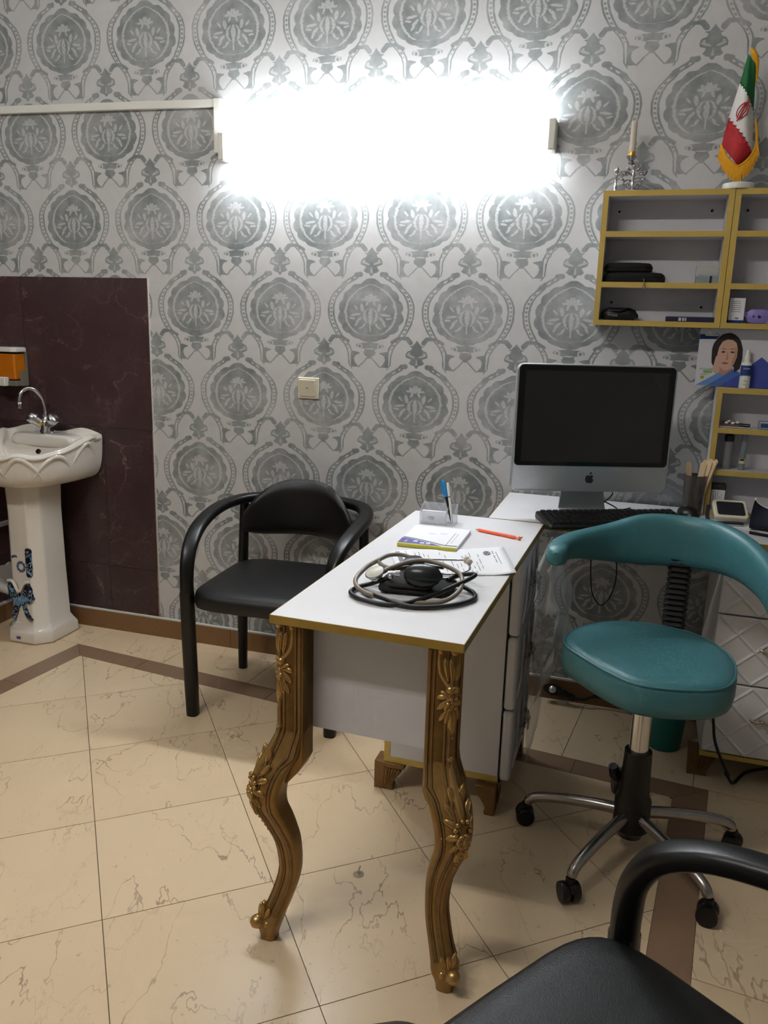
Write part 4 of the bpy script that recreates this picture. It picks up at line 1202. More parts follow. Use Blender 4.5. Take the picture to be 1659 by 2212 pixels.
# flag on its stand
FO_ = Vector((2.226, -.085, 1.7455))
fg = thing('table_flag', 'green, white and red table flag with gold fringe on the right of the wall shelf', 'flag', FO_)
obj('base', MB().lathe([(0,0),(.044,0),(.045,.003),(.045,.014),(.042,.017),(0,.018)], 32), white_pl, fg, sm=40)
obj('pole', MB().tube([(.008,.012,.016),(.006,.012,.375)], .003, 8), chrome, fg)
def patch(name, TL, TR, BR, BL, m, n=10, bulge=.022, parent=None, ph=0.0):
    P3 = lambda q: Vector((q[0]-FO_.x, 0, q[1]-FO_.z))
    a, b, c, d = map(P3, (TL, TR, BR, BL)); F_ = []; vs = []
    for i in range(n+1):
        for j in range(n+1):
            u, v = j/n, i/n
            p_ = (a*(1-u)+b*u)*(1-v)+(d*(1-u)+c*u)*v
            y = -.006-bulge*sin(pi*min(1, max(0, u)))**.8-.006*sin(u*7+p_.z*22+ph)
            vs.append((p_.x, y, p_.z))
    k = n+1
    for i in range(n):
        for j in range(n): F_.append((i*k+j, i*k+j+1, (i+1)*k+j+1, (i+1)*k+j))
    nv = len(vs)
    back_ = [(x, y+.0014, z) for x, y, z in vs]
    F2 = [tuple(reversed([q+nv for q in f])) for f in F_]
    rim_ = [j for j in range(k)] + [i*k+n for i in range(1, k)] + [n*k+j for j in range(n-1, -1, -1)] + [i*k for i in range(n-1, 0, -1)]
    side = [(rim_[i], rim_[i-1], rim_[i-1]+nv, rim_[i]+nv) for i in range(len(rim_))]
    return obj(name, MB().add(vs+back_, F_+F2+side, 0, True), m, parent or fg)
g_f = mat('green flag cloth', (20,96,50), .7, bump=.2); w_f = mat('white flag cloth', (226,224,222), .7, bump=.2); r_f = mat('red flag cloth', (178,34,42), .7, bump=.2)
au = mat('gold fringe yarn', (232,166,24), .7, var=.12, vs=150)
patch('green_band', (2.210,2.108), (2.234,2.075), (2.2435,1.962), (2.197,2.034), g_f)
wb = patch('white_band', (2.197,2.034), (2.2435,1.962), (2.2535,1.845), (2.1775,1.942), w_f)
patch('red_band', (2.1775,1.942), (2.2535,1.845), (2.218,1.806), (2.166,1.868), r_f)
em = MB()
for k_, (off, ln) in enumerate(((-.014,.026),(-.006,.031),(.006,.031),(.014,.026))):
    pts = []
    for i in range(9):
        f = -1+2*i/8
        lx = off*1.0*(1-.55*f*f) ; lz = f*ln*.8
        ca, sa = cos(radians(-28)), sin(radians(-28))
        x = 2.212+lx*ca-lz*sa*1.0; z = 1.955+lx*sa+lz*ca
        pts.append((x-FO_.x, -.0345, z-FO_.z))
    em.tube(pts, .0015, 6)
em.tube([(2.199-FO_.x, -.0345, 1.927-FO_.z), (2.226-FO_.x, -.0345, 1.986-FO_.z)], .0019, 6)
obj('emblem', em, r_f, wb)
for (x0, z0, x1, z1) in ((2.197,2.034,2.2435,1.962),(2.1775,1.942,2.2505,1.848)):
    sc = MB(); 
    for i in range(16):
        f = (i+.5)/16; x = x0+(x1-x0)*f; z = z0+(z1-z0)*f+.002*(-1)**i
        y = -.009-.022*sin(pi*f)**.8-.006*sin(f*7+(z-FO_.z)*22)
        sc.sphere((x-FO_.x, y, z-FO_.z), .0022, 6, 5)
    obj('script_trim', sc, g_f if z0 > 2 else r_f, wb)
fr = MB(); rf = random.Random(11)
edge = [(2.166,1.868),(2.176,1.846),(2.190,1.826),(2.206,1.812),(2.220,1.808),(2.240,1.824),(2.2535,1.845),(2.262,1.872)]
ep = spline([(x, 0, z) for x, z in edge], 9)
for i, p_ in enumerate(ep):
    f = i/(len(ep)-1); L = .034+.010*sin(f*3.1); y = -.012-.016*sin(pi*min(1, f*1.05))
    dx = -.006+.016*f
    fr.tube([(p_.x-FO_.x, y, p_.z-FO_.z+.003), (p_.x-FO_.x+dx*.5, y-.002, p_.z-FO_.z-L*.5), (p_.x-FO_.x+dx+rf.uniform(-.002,.002), y-.001, p_.z-FO_.z-L+rf.uniform(-.003,.003))], [.0024,.0020,.0011], 6)
fr.tube([(p_.x-FO_.x, -.013-.016*sin(pi*min(1, i/(len(ep)-1)*1.05)), p_.z-FO_.z) for i, p_ in enumerate(ep)], .003, 6)
fr.tube([(x-FO_.x, -.004, z-FO_.z) for x, z in ((2.262,1.872),(2.259,1.90),(2.251,1.94))], [.004,.004,.002], 6)
fr.tube([(x-FO_.x, -.008, z-FO_.z) for x, z in ((2.216,2.126),(2.226,2.112),(2.234,2.09),(2.2385,2.06),(2.24,2.03))], [.003,.008,.008,.005,.002], 8)
f_o = obj('fringe', fr, au, fg); f_o['kind'] = 'stuff'

# candelabra with one candle
CO = Vector((1.918, -.075, 1.7455))
cd_ = thing('candelabra', 'small ornate silver candelabra on the left of the wall shelf', 'candle holder', CO)
obj('foot', MB().lathe([(0,0),(.03,0),(.031,.003),(.022,.008),(.010,.014),(.006,.022),(.007,.030),(.005,.04),(.008,.05),(.005,.058),(.004,.07),(.009,.078),(.005,.082)], 18, M=T(.006,0,0)), chrome, cd_)
lat = MB()
for sx in (-1, 1):
    lat.tube([(.006+sx*(.013+.010*cos(a)*(1-i/24)), -.012, .016+.010*sin(a)*(1-i/24)) for i, a in enumerate([pi*1.0+i*.35 for i in range(20)])], .0022, 6)
    lat.tube(spline([(.006,-.002,.045),(.006+sx*.02,-.004,.058),(.006+sx*.032,-.004,.048),(.006+sx*.040,-.003,.060)], 5), .003, 6)
    lat.tube(spline([(.006,-.002,.03),(.006+sx*.018,-.006,.034),(.006+sx*.028,-.006,.024),(.006+sx*.02,-.006,.018)], 5), .0026, 6)
    for q in ((.014,.066),(.024,.052),(.03,.036)):
        blob(lat, (.006+sx*q[0], -.006, q[1]), (sx,0,.7), (0,-1,0), .018, .007, .005, 8, 6)
obj('filigree', lat, chrome_w, cd_)
obj('cup', MB().lathe([(.004,.08),(.010,.084),(.006,.090),(.014,.100),(.016,.104),(.013,.105),(.0,.103)], 18, M=T(-.004,0,0)), chrome_w, cd_)
obj('side_post', MB().lathe([(.008,0),(.006,.003),(.004,.01),(.006,.016),(.0035,.022),(.0035,.046),(.006,.05),(.004,.054),(.0075,.06),(.0075,.068),(.004,.074),(0,.076)], 14, M=T(-.044,0,0)), chrome, cd_)
cn = thing('candle', 'cream taper candle standing in the silver candelabra', 'candle', (1.914, -.075, 1.849))
obj('wax', MB().lathe([(0,0),(.0098,0),(.0098,.02),(.0088,.09),(.0085,.098),(.006,.1),(0,.099)], 16), mat('cream wax', (206,196,180), .5), cn)
obj('gold_band', MB().lathe([(.0102,.0),(.0102,.012),(.0098,.013)], 16, caps=False), mat('gold leaf', (220,166,60), .3, .6), cn)

# ------------------------------------------------------------------ things on the desk shelf
t = thing('pill_tray', 'blister strip of pills on paper, on the upper board of the desk shelf', 'pills', (2.296, -.062, 1.0440), radians(0))
obj('sheet', MB().box(-.042, .048, -.03, .025, 0, .0012), paper_m, t)
obj('strip', MB().add([(-.034,-.02,.004),(.018,-.02,.003),(.018,.012,.012),(-.034,.012,.014),(-.034,-.02,.0055),(.018,-.02,.0045),(.018,.012,.0135),(-.034,.012,.0155)], [(0,3,2,1),(4,5,6,7),(0,1,5,4),(1,2,6,5),(2,3,7,6),(3,0,4,7)]), mat('rosy foil', (150,120,118), .3, .5), t)
pl = MB()
for x, y in ((-.02,-.012),(-.002,-.014),(.012,-.006),(-.012,.0)): pl.sphere((x, y, .010+.28*(y+.02)), .0065, 10, 6, 0, (1,1,.7))
obj('pill', pl, white_pl, t)
t = thing('marker', 'short black marker pen beside the pills', 'pen', (2.331, -.072, 1.0425), radians(70))
obj('barrel', MB().tube([(0,-.014,.0068),(0,.016,.0068)], .0066, 12), black_pl, t)
obj('cap', MB().tube([(0,.016,.0068),(0,.026,.0068)], .0056, 12), black_ru, t)
t = thing('silver_tin', 'small silver box at the right end of the pill shelf', 'box', (2.40, -.07, 1.0425))
obj('tin', MB().box(-.03, .03, -.018, .018, 0, .024), silver, t, bevel=.002)
obj('tin_label', MB().box(-.026, .028, -.0186, -.018, .006, .018), ink_bl, t)

t = thing('plastic_tube', 'clear plastic tube with black cap on the middle board of the desk shelf', 'tube', (2.292, -.06, .9085))
obj('wall', MB().lathe([(0,0),(.0135,0),(.0135,.092),(.0122,.092),(.0122,.002),(0,.002)], 20, caps=False), mat('greyish clear plastic', (160,160,160), .1, alpha=.45, spec=.6), t)
obj('cap', MB().lathe([(.0142,.088),(.0145,.092),(.0145,.106),(.011,.110),(0,.111)], 20), black_pl, t, sm=40)
obj('clip', MB().box(-.004, .006, -.004, .004, .110, .118), mat('grey plastic', (110,110,112), .4), t)
t = thing('glass_vial', 'slim clear vial with green liquid and yellow-banded label', 'vial', (2.337, -.06, .9085))
obj('glass', MB().lathe([(0,0),(.0098,0),(.0098,.112),(.0088,.112),(.0088,.002),(0,.002)], 18, caps=False), mat('pale blue glass', (170,176,192), .08, alpha=.30, spec=.6), t)
obj('liquid', MB().lathe([(0,.002),(.0082,.002),(.0082,.03),(.0078,.045),(.0035,.066),(0,.067)], 16), mat('green liquid', (90,150,60), .2), t)
lab = MB(); v_, f_ = wrap(.020, .036, -1.4, 1.4, .0100); lab.add(v_, f_, 0, True); obj('label', lab, mat('pale label', (206,206,170), .6), t)
lab = MB(); v_, f_ = wrap(.029, .035, -1.0, .4, .0102); lab.add(v_, f_, 0, True); obj('label_print', lab, ink_bk, t)
t = thing('pill_jar', 'white labelled jar with dark lid on the lowest board of the desk shelf', 'jar', (2.277, -.055, .7775))
obj('body', MB().box(-.021, .021, -.018, .018, 0, .062), paper_m, t, bevel=.003)
obj('lid', MB().box(-.022, .022, -.019, .019, .062, .08), mat('dark brown plastic', (58,50,46), .5), t, bevel=.003)
pm = MB()
for i in range(5): pm.box(-.014+i*.006, -.0128+i*.006, -.0186, -.018, .012, .012+.03+.008*((i*7)%3))
pm.box(-.008, -.004, -.0188, -.018, .012, .018); pm.box(.0, .003, -.0188, -.018, .006, .02)
obj('print', pm, ink_gr, t)

# device, cuff and straps on the computer desk
t = thing('pressure_monitor', 'cream-framed device with dark panel on the desk beside the navy cuff', 'device', (2.308, -.165, .7605), radians(6))
Md = T(0,0,.027) @ Rx(radians(28))
obj('frame', MB().loft([[Md @ Vector((x, y, z)) for x, y in rrect(.050, .043, .012, 4)] for z in (0, .016)]), cream_pl, t, bevel=.003)
obj('panel', MB().loft([[Md @ Vector((x, y, z)) for x, y in rrect(.040, .031, .007, 4)] for z in (.014, .0175)]), mat('dark slate panel', (34,36,44), .3), t)
obj('strap', MB().tube(spline([(-.058,.03,.04),(-.066,-.01,.012),(-.062,-.05,.007),(-.02,-.062,.007),(.03,-.058,.007)], 5), 1, sec=rr_sec(.012, .004)), navy_cl, t)
t = thing('pressure_cuff', 'navy blue blood-pressure cuff with white piping folded on the computer desk', 'cuff', (2.448, -.262, .7605), radians(-6))
cr = []
pth = spline([(-.085,.02,0),(-.06,.026,0),(0,.01,0),(.06,-.004,0),(.12,.0,0)], 6)
for i, p_ in enumerate(pth):
    f = i/(len(pth)-1); h = .098-.03*sin(f*pi*.9)-.02*f
    cr.append([(p_.x-.010, p_.y-.05, .0), (p_.x, p_.y+.035, .0), (p_.x+.004, p_.y+.022, h*.5), (p_.x+.004, p_.y+.006, h), (p_.x-.002, p_.y-.012, h*.96), (p_.x-.008, p_.y-.035, h*.45)])
cuff = obj('cloth', MB().loft(cr), navy_cl, t, subd=2)
obj('piping', MB().tube([Vector(r_[3])*.55+Vector(r_[4])*.45+Vector((0,-.002,-.005)) for r_ in cr], .0038, 8), white_pl, cuff)
obj('hose', MB().tube(spline([(-.03,-.05,.006),(.0,-.085,.006),(.06,-.10,.006),(.12,-.09,.006),(.2,-.095,.006)], 6), .0055, 8), navy_cl, t)
obj('hose', MB().tube(spline([(-.09,-.065,.005),(-.04,-.082,.005),(.03,-.092,.005),(.10,-.10,.005),(.2,-.115,.005)], 6), .0045, 8), navy_cl, t)
obj('valve', MB().tube([(-.04,.035,.10),(-.005,.03,.104)], .011, 10), black_ru, t)

# ------------------------------------------------------------------ things on the carved desk
DZ = .7605
hd = thing('card_holder', 'clear acrylic card and pen holder at the far end of the carved desk', 'holder', (1.472, -.556, DZ), radians(3))
def acr(nm, mb): return obj(nm, mb, clear_m, hd, bevel=.0006)
acr('base', MB().box(-.052, .052, -.028, .03, 0, .003))
acr('front_wall', MB().box(-.052, .028, -.028, -.0255, .003, .038))
acr('back_wall', MB().box(-.052, .052, .0275, .03, .003, .055))
acr('side_wall', MB().prism([(-.028,.003),(.03,.003),(.03,.055),(-.028,.038)], -.052, -.0495, 'x'))
acr('side_wall', MB().prism([(-.028,.003),(.03,.003),(.03,.055),(-.028,.038)], .0495, .052, 'x'))
acr('divider', MB().prism([(-.028,.003),(.03,.003),(.03,.055),(-.028,.038)], .026, .0285, 'x'))
cdp = thing('business_card', 'white business card stack with a dark mark inside the clear holder', 'card', (1.460, -.558, DZ+.0032), radians(3))
obj('cards', MB().box(-.036, .036, -.012, -.002, 0, .034), paper_m, cdp)
mk = MB()
for i in range(7):
    mk.tube([(-.013+.006*cos(a)*(1-.1*i)+.002*i, -.0124, .012+.0055*sin(a+.4*i)) for a in [2*pi*k/8 for k in range(5)]], .0007, 5)
obj('printed_mark', mk, ink_bk, cdp)
def pen(name, label, base, tip, parts, cat='pen'):
    b_, t_ = Vector(base), Vector(tip); d = (t_-b_); L = d.length; d.normalize()
    M_ = d.to_track_quat('Z', 'Y').to_matrix().to_4x4()
    t = thing(name, label, cat, base)
    for nm, prf, m in parts: obj(nm, MB().lathe([(r_, z*L) for r_, z in prf], 14, M=M_), m, t, sm=50)
    return t, M_, L
t, M_, L = pen('ballpoint_pen', 'black pen with bright blue cap upright in the clear holder', (1.5105, -.548, DZ+.0036), (1.474, -.536, DZ+.127),
    [('barrel', [(.001,0),(.004,.04),(.0042,.62),(0,.63)], black_pl), ('cap', [(.0052,.6),(.0056,.62),(.0056,.9),(.004,.98),(0,1)], mat('bright blue plastic', (28,132,200), .35))])
obj('clip', MB().box(-.0015, .0015, -.0085, -.006, L*.64, L*.96, 0, M_), mat('bright blue plastic', (28,132,200), .35), t)
pen('ballpoint_pen', 'slim white pen beside the blue-capped pen in the holder', (1.5165, -.566, DZ+.0036), (1.493, -.552, DZ+.128),
    [('barrel', [(.001,0),(.0036,.06),(.0038,.62),(.0038,.95),(.0025,.96),(0,.965)], white_pl), ('clicker', [(.0016,.95),(.0016,1.0),(0,1.0)], chrome), ('ring', [(.0041,.62),(.0041,.64),(.0038,.641)], chrome)])
t, M_, L = pen('orange_pen', 'orange ballpoint pen with a tiny fruit charm lying on the desk', (1.594, -.605, DZ+.0046), (1.733, -.659, DZ+.0046),
    [('tip', [(.0008,0),(.0022,.04),(.0026,.06)], mat('dull metal', (170,150,140), .4, .6)), ('barrel', [(.0026,.055),(.0044,.08),(.0046,.86),(.003,.88),(.0018,.9),(.0018,.93)], mat('coral orange plastic', (246,104,66), .4))])
ch = MB(); ch.sphere(M_ @ Vector((0,0,L*.955)), .0055, 10, 7); obj('charm', ch, mat('coral orange plastic', (246,104,66), .4), t)
ch = MB(); blob(ch, M_ @ Vector((.002,.002,L*.99)), (.6,-.3,.6), (0,0,1), .012, .006, .004, 8, 6); obj('charm_leaf', ch, mat('leaf green plastic', (120,150,50), .5), t)

np_ = thing('notepad', 'white notepad with purple wave print and yellow-green bound edge', 'notepad', (1.507, -.744, DZ), radians(1))
obj('pages', MB().box(-.078, .082, -.098, .102, 0, .010), paper_m, np_)
obj('binding', MB().box(-.0784, .0824, -.105, -.098, 0, .0098), ink_ye, np_, bevel=.002)
wv = [(-.078,-.0975)]+[(x, -.098+.048*max(0, (1-((x+.078)/.115)**1.5)) + .003) for x in [-.078+.0115*i for i in range(11)]]+[(.04,-.0975)]
obj('purple_wave', MB().prism(wv, .010, .0103), ink_pu, np_)
wl = MB()
for o_, w in ((.004,.0008),(.008,.0006)):
    wl.tube([(x, -.098+.048*max(0, (1-max(0,(x+.078)/.12)**1.5))+.003+o_+.004*max(0, x/.08), .0104) for x in [-.076+.012*i for i in range(14)]], w, 5)
obj('wave_line', wl, mat('grey green ink', (110,130,120), .7), np_)
pm = MB()
pm.box(-.020,-.008,-.092,-.078,.0102,.0107); pm.box(-.004,.008,-.092,-.078,.0102,.0107)
pm.prism([(-.035+.007*cos(a), -.074+.007*sin(a)) for a in [2*pi*i/14 for i in range(14)]], .0102, .0107)
for i in range(4): pm.box(-.062, -.059+.001*i, -.094+.006*i, -.090+.006*i, .0102, .0107)
obj('white_print', pm, mat('pale blue print', (200,214,240), .7), np_)
pm = MB()
for i in range(12): pm.box(.048+.001*(i%2), .050+.001*(i%2), -.08+.011*i, -.0735+.011*i, .0100, .0103)
for i in range(8): pm.box(.058, .0592, -.06+.013*i, -.052+.013*i, .0100, .0103)
obj('text_line', pm, ink_pu, np_)
pm = MB(); pm.prism([(-.01+.012*cos(a), .02+.009*sin(a)) for a in [2*pi*i/16 for i in range(16)]], .010, .0102); pm.prism([(.02+.012*cos(a), .03+.008*sin(a)) for a in [2*pi*i/16 for i in range(16)]], .010, .0102)
obj('watermark', pm, mat('pale lilac print', (222,222,240), .8), np_)

# the printed form: long sheet, right corner curling over the desk edge
sh = thing('printed_form', 'white printed form lying under the stethoscope tubes, one corner over the desk edge', 'paper', (1.60, -.93, DZ))
cor = [Vector((1.427-1.60,-.905+.93,0)), Vector((1.700-1.60,-.768+.93,0)), Vector((1.768-1.60,-.985+.93,0)), Vector((1.515-1.60,-1.10+.93,0))]
def fp(u, v):
    p_ = (cor[0]*(1-u)+cor[1]*u)*(1-v)+(cor[3]*(1-u)+cor[2]*u)*v
    p_.z = .0012+.006*max(0, u-.82)/.18+.003*math.sin(u*6+v*2)**2*(1-v)
    return p_
vs, fs = [], []
nu, nv = 16, 12
for i in range(nu+1):
    for j in range(nv+1): vs.append(fp(i/nu, j/nv))
for i in range(nu):
    for j in range(nv): fs.append((i*(nv+1)+j, (i+1)*(nv+1)+j, (i+1)*(nv+1)+j+1, i*(nv+1)+j+1))
shm = obj('sheet', MB().add(vs, fs, 0, True), paper_m, sh)
md = shm.modifiers.new('thick', 'SOLIDIFY'); md.thickness = .0004; md.offset = 1
pm = MB(); rnd = random.Random(21)
def bar(u0, u1, v0, v1, dst=pm):
    n = 4; q = []
    for i in range(n+1):
        v = v0+(v1-v0)*i/n
        q += [fp(u0, v)+Vector((0,0,.0006)), fp(u1, v)+Vector((0,0,.0006))]
    dst.add(q, [(2*i, 2*i+1, 2*i+3, 2*i+2) for i in range(n)])
for c_ in range(16):                       # columns of small print, read from the right edge of the sheet
    u = .20+.036*c_; v = .12+rnd.random()*.2
    while v < .85:
        L_ = rnd.uniform(.08, .3)
        if rnd.random() < .75: bar(u, u+.0065, v, min(.92, v+L_))
        v += L_+rnd.uniform(.03, .12)
obj('small_print', pm, ink_gr, sh)
pm = MB(); bar(.045, .085, .22, .95, pm); obj('grey_bar', pm, mat('mid grey ink', (128,128,134), .8), sh)
pm = MB(); bar(.045, .082, .05, .09, pm)
for v in (.14, .30, .45): bar(.88, .888, v, v+.12, pm); bar(.91, .916, v+.05, v+.2, pm)
bar(.13, .135, .05, .8, pm)
obj('header_print', pm, ink_gr, sh)
pm = MB(); ri = []
for i in range(25):
    a = 2*pi*i/24
    ri.append(fp(.83+.028*cos(a), .22+.06*sin(a))+Vector((0,0,.0012)))
pm.tube(ri[:-1], .0014, 5, closed=True)
pm.tube([fp(.815+.03*k/4, .22+.02*sin(k*2))+Vector((0,0,.0012)) for k in range(5)], .0016, 5)
obj('stamp', pm, ink_gr, sh)

# stethoscope
stt = thing('stethoscope', 'stethoscope with taupe tubing and steel chest piece coiled on the desk', 'stethoscope', (1.56, -1.16, DZ))
so = Vector((1.56, -1.16, DZ))
def W3(x, y, z): return Vector((x, y, DZ+z))-so
taupe = mat('taupe rubber tube', (128,118,106), .42, var=.06)
p_ = [W3(1.470,-1.137,.045),W3(1.452,-1.165,.035),W3(1.447,-1.225,.022),W3(1.475,-1.262,.012),W3(1.54,-1.283,.008),W3(1.60,-1.283,.008),W3(1.655,-1.255,.010),W3(1.678,-1.205,.022),W3(1.668,-1.15,.036),W3(1.63,-1.125,.046),W3(1.58,-1.118,.052),W3(1.545,-1.135,.050),W3(1.512,-1.17,.042),W3(1.497,-1.19,.035)]
obj('tubing', MB().tube(spline(p_, 8), .0052, 10), taupe, stt)
p_ = [W3(1.470,-1.137,.045),W3(1.485,-1.105,.050),W3(1.51,-1.088,.05),W3(1.535,-1.085,.045)]
p2 = [W3(1.470,-1.137,.045),W3(1.482,-1.145,.038),W3(1.51,-1.150,.034),W3(1.54,-1.135,.036),W3(1.562,-1.115,.034)]
obj('yoke', MB().tube(spline(p_, 6), .005, 10).tube(spline(p2, 6), .005, 10), taupe, stt)
p_ = [W3(1.535,-1.085,.045),W3(1.575,-1.072,.042),W3(1.625,-1.050,.040),W3(1.652,-1.040,.040)]
ea = obj('ear_tube', MB().tube(spline(p_, 6), .0028, 8), chrome, stt)
p_ = [W3(1.562,-1.115,.034),W3(1.60,-1.108,.022),W3(1.642,-1.094,.020),W3(1.668,-1.062,.024),W3(1.664,-1.044,.034)]
obj('ear_tube', MB().tube(spline(p_, 6), .0028, 8), chrome, stt)
obj('ear_tip', MB().sphere(W3(1.657,-1.040,.041), .0085, 12, 8).sphere(W3(1.664,-1.044,.038), .0078, 12, 8), mat('ivory rubber', (206,198,180), .5), stt)
Mh = T(*W3(1.487,-1.208,.036)) @ Ry(radians(-12)) @ Rx(radians(22))
cp_ = obj('chest_piece', MB().lathe([(0,-.010),(.014,-.010),(.016,-.006),(.012,-.002),(.021,.001),(.0225,.004),(.021,.006)], 28, M=Mh), chrome, stt, sm=40)
obj('diaphragm', MB().lathe([(.0205,.0055),(.019,.0066),(0,.0068)], 28, M=Mh), mat('ivory membrane', (206,204,190), .4), cp_)
obj('stem', MB().tube([W3(1.497,-1.19,.035), W3(1.507,-1.175,.04)], .0042, 10), chrome, cp_)

# blood pressure set: folded cuff, bulb, black tube
bs = thing('blood_pressure_set', 'black blood-pressure bulb with folded cuff and looped black tube on the desk', 'pressure gauge', (1.58, -1.19, DZ))
so = Vector((1.58, -1.19, DZ))
cr = []
for i in range(9):
    f = i/8; x = -.085+.165*f; y0 = .0+.02*f
    cr.append([(x, y0-.045, .0),(x, y0+.05, .0),(x, y0+.056, .014),(x, y0+.045, .028-.006*f),(x, y0-.02, .026-.004*f),(x, y0-.05, .014)])
obj('cuff', MB().loft(cr), black_cl, bs, subd=2)
cr2 = [[(x_, y_*.9-.006, z_+.012) for x_, y_, z_ in r_] for r_ in cr[1:7]]
obj('cuff_fold', MB().loft(cr2), mat('brownish black cloth', (38,34,32), .8, bump=.4), bs, subd=2)
bm_ = T(*(W3(1.598,-1.215,.048))) @ Rz(radians(8)) @ Ry(radians(90))
obj('bulb', MB().lathe([(0,-.042),(.008,-.041),(.016,-.036),(.0235,-.02),(.0255,0),(.0235,.018),(.017,.032),(.009,.038),(.006,.042),(0,.043)], 28, M=bm_), mat('dark green-black rubber', (22,30,30), .32, var=.06), bs)
vl = MB().tube([W3(1.548,-1.222,.048), W3(1.538,-1.224,.048)], .007, 10); vl.tube([W3(1.538,-1.224,.048), W3(1.522,-1.227,.047)], .0055, 10); vl.sphere(W3(1.529,-1.232,.042), .006, 8, 6)
obj('valve', vl, chrome, bs)
obj('gauge', MB().lathe([(0,-.006),(.022,-.006),(.024,-.003),(.024,.004),(.022,.006),(0,.006)], 24, M=T(*W3(1.548,-1.108,.042)) @ Rx(radians(12))), black_pl, bs)
obj('gauge_bracket', MB().box(-.03,.03,-.008,.008,-.004,.004,0,T(*W3(1.59,-1.10,.036)) @ Rz(radians(-4))), chrome, bs, bevel=.002)
p_ = [W3(1.53,-1.225,.04),W3(1.48,-1.205,.012),W3(1.455,-1.225,.007),W3(1.45,-1.265,.006),W3(1.49,-1.30,.006),W3(1.56,-1.305,.006),W3(1.62,-1.262,.016),W3(1.672,-1.19,.030),W3(1.695,-1.145,.036),W3(1.69,-1.12,.034),W3(1.66,-1.13,.03),W3(1.64,-1.16,.026)]
obj('tube', MB().tube(spline(p_, 8), .005, 10), black_ru, bs)
p_ = [W3(1.47,-1.24,.006),W3(1.53,-1.29,.012),W3(1.60,-1.303,.006),W3(1.67,-1.268,.006),W3(1.708,-1.212,.006),W3(1.70,-1.165,.006),W3(1.66,-1.14,.012)]
obj('tube', MB().tube(spline(p_, 8), .005, 10), black_ru, bs)

# ------------------------------------------------------------------ loose bits
bag = thing('plastic_bag', 'crumpled clear plastic bag hanging over the drawers beside the carved desk', 'bag', (1.825, -.60, 0))
rb = random.Random(9); vs, fs = [], []
n1, n2 = 22, 26
for i in range(n1+1):
    for j in range(n2+1):
        u, v = i/n1, j/n2
        y = -.235+.40*u*(1-.12*v)
        z = .735-.36*v+.02*sin(u*9)*v-.05*v*abs(u-.55)
        x = .0+.050*sin(pi*min(1, v*1.05))*(.6+.4*sin(u*pi))+.010*sin(u*17+v*5)*v+.006*sin(v*23+u*8)
        vs.append((x, y, z))
for i in range(n1):
    for j in range(n2): fs.append((i*(n2+1)+j, (i+1)*(n2+1)+j, (i+1)*(n2+1)+j+1, i*(n2+1)+j+1))
b_o = obj('film', MB().add(vs, fs, 0, True), film_m, bag); md = b_o.modifiers.new('thick', 'SOLIDIFY'); md.thickness = .0006
obj('tied_corner', MB().tube(spline([(.0,.12,.735),(.03,.14,.74),(.05,.17,.72),(.06,.19,.70)], 5), [.004]*15+[.010], 8), film_m, bag)
flm = thing('drawer_film', 'clear protective film clinging to the drawer fronts under the carved desk', 'film', (1.790, -.62, 0))
vs, fs = [], []
for i in range(19):
    for j in range(25):
        u, v = i/18, j/24
        vs.append((.003+.005*abs(sin(u*11+v*4))+.006*sin(v*9)**2, -.165+.33*u, .72-.60*v))
for i in range(18):
    for j in range(24): fs.append((i*25+j, (i+1)*25+j, (i+1)*25+j+1, i*25+j+1))
f_o = obj('film', MB().add(vs, fs, 0, True), film_m, flm); md = f_o.modifiers.new('thick', 'SOLIDIFY'); md.thickness = .0004
obj('tape', MB().box(.006, .012, -.16, .16, .716, .728), film_m, flm)

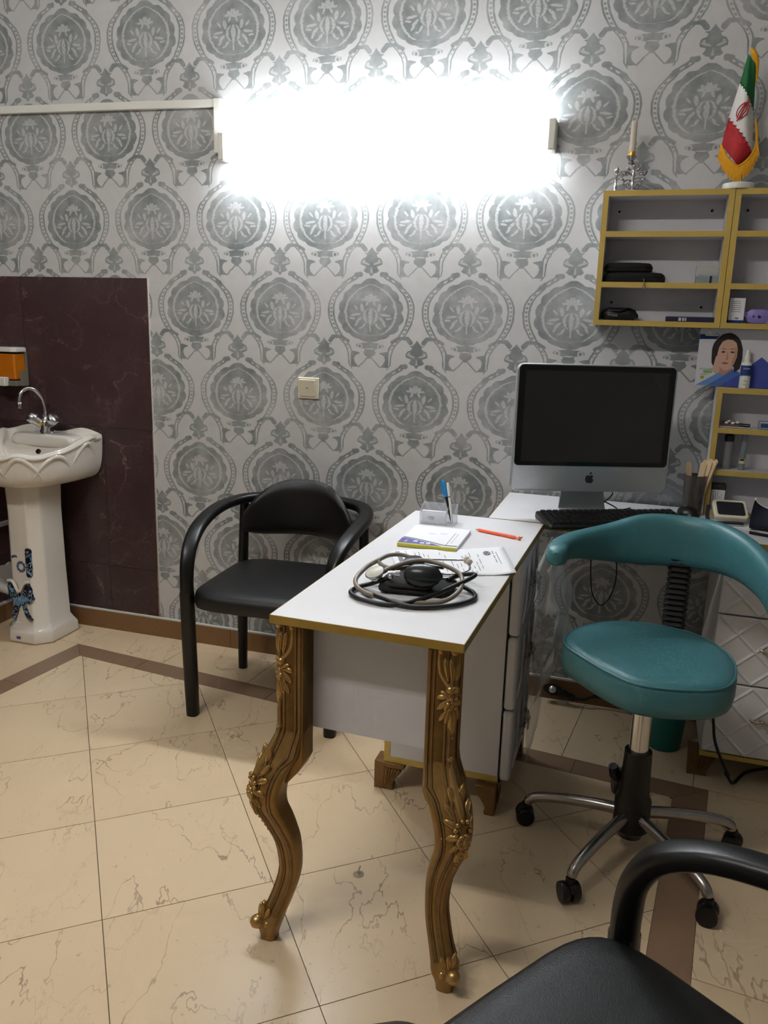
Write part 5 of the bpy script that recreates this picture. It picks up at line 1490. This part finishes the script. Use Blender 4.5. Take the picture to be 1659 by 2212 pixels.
pg = thing('power_plug', 'black round power plug with metal face lying by the baseboard', 'plug', (1.84, -.045, 0))
Mp = T(-.035, 0, .05)
obj('head', MB().lathe([(0,-.012),(.026,-.010),(.030,-.002),(.030,.006),(.024,.012),(0,.013)], 24, M=Mp @ Rx(radians(60)) @ Sc(1.1,.75,1)), black_pl, pg, sm=40)
obj('contact', MB().lathe([(0,.0),(.010,.011),(.013,.013),(.010,.016),(0,.017)], 16, M=Mp @ Rx(radians(60))), chrome, pg)
obj('neck', MB().tube(spline([(-.02,.0,.048),(.01,-.004,.04),(.045,-.006,.032)], 5), [.015]*6+[.012]*5, 10), black_pl, pg)
obj('cable', MB().tube(spline([(.045,-.006,.032),(.08,-.004,.034),(.12,.01,.045),(.18,.015,.03),(.26,.0,.008),(.36,-.02,.006)], 6), .006, 8), black_ru, pg)
t = thing('hanging_cable', 'thin black cable loop hanging below the computer desk against the wall', 'cable', (1.942, -.03, .40))
obj('loop', MB().tube(spline([(-.04,.0,.34),(-.043,0,.20),(-.042,0,.12),(-.03,0,.03),(.0,0,-.012),(.025,0,.01),(.042,0,.06),(.045,0,.12),(.035,0,.22),(.03,0,.34)], 6), .0022, 6), black_ru, t)
obj('clip', MB().box(-.05, .04, -.004, .008, .335, .343), black_pl, t)
t = thing('floor_cable', 'black cable running down in front of the quilted cabinet to the floor', 'cable', (2.36, -.44, 0))
obj('run', MB().tube(spline([(-.08,.20,.30),(-.055,.03,.22),(-.04,.01,.14),(0,-.01,.058),(.012,.0,.03),(.03,.03,.008),(.08,.12,.005),(.2,.2,.005)], 6), .0045, 8), black_ru, t)
obj('joint', MB().tube([(-.002,-.009,.058),(.006,-.011,.048)], .0075, 8), black_pl, t)
t = thing('paper_scrap', 'torn white scrap lying on the floor by the baseboard', 'scrap', (1.845, -.036, 0))
obj('flake', MB().prism([(-.022,-.004),(-.006,-.010),(.016,-.008),(.02,.004),(.004,.008),(-.012,.006)], .0004, .005), paper_m, t)
obj('fold', MB().prism([(-.006,-.006),(.012,-.006),(.010,.002),(-.004,.003)], .005, .008), paper_m, t)
t = thing('suction_cup', 'small translucent suction cup lying on the floor tile between the gold legs', 'suction cup', (1.453, -1.176, 0))
obj('cup', MB().lathe([(.0135,.0),(.0135,.001),(.008,.004),(.004,.007),(.003,.011),(0,.012)], 20), mat('cloudy rubber', (176,160,144), .3), t)
obj('knob', MB().tube([(0,0,.010),(0,.006,.014),(0,.012,.015)], .0022, 8), mat('cloudy rubber', (176,160,144), .3), t)
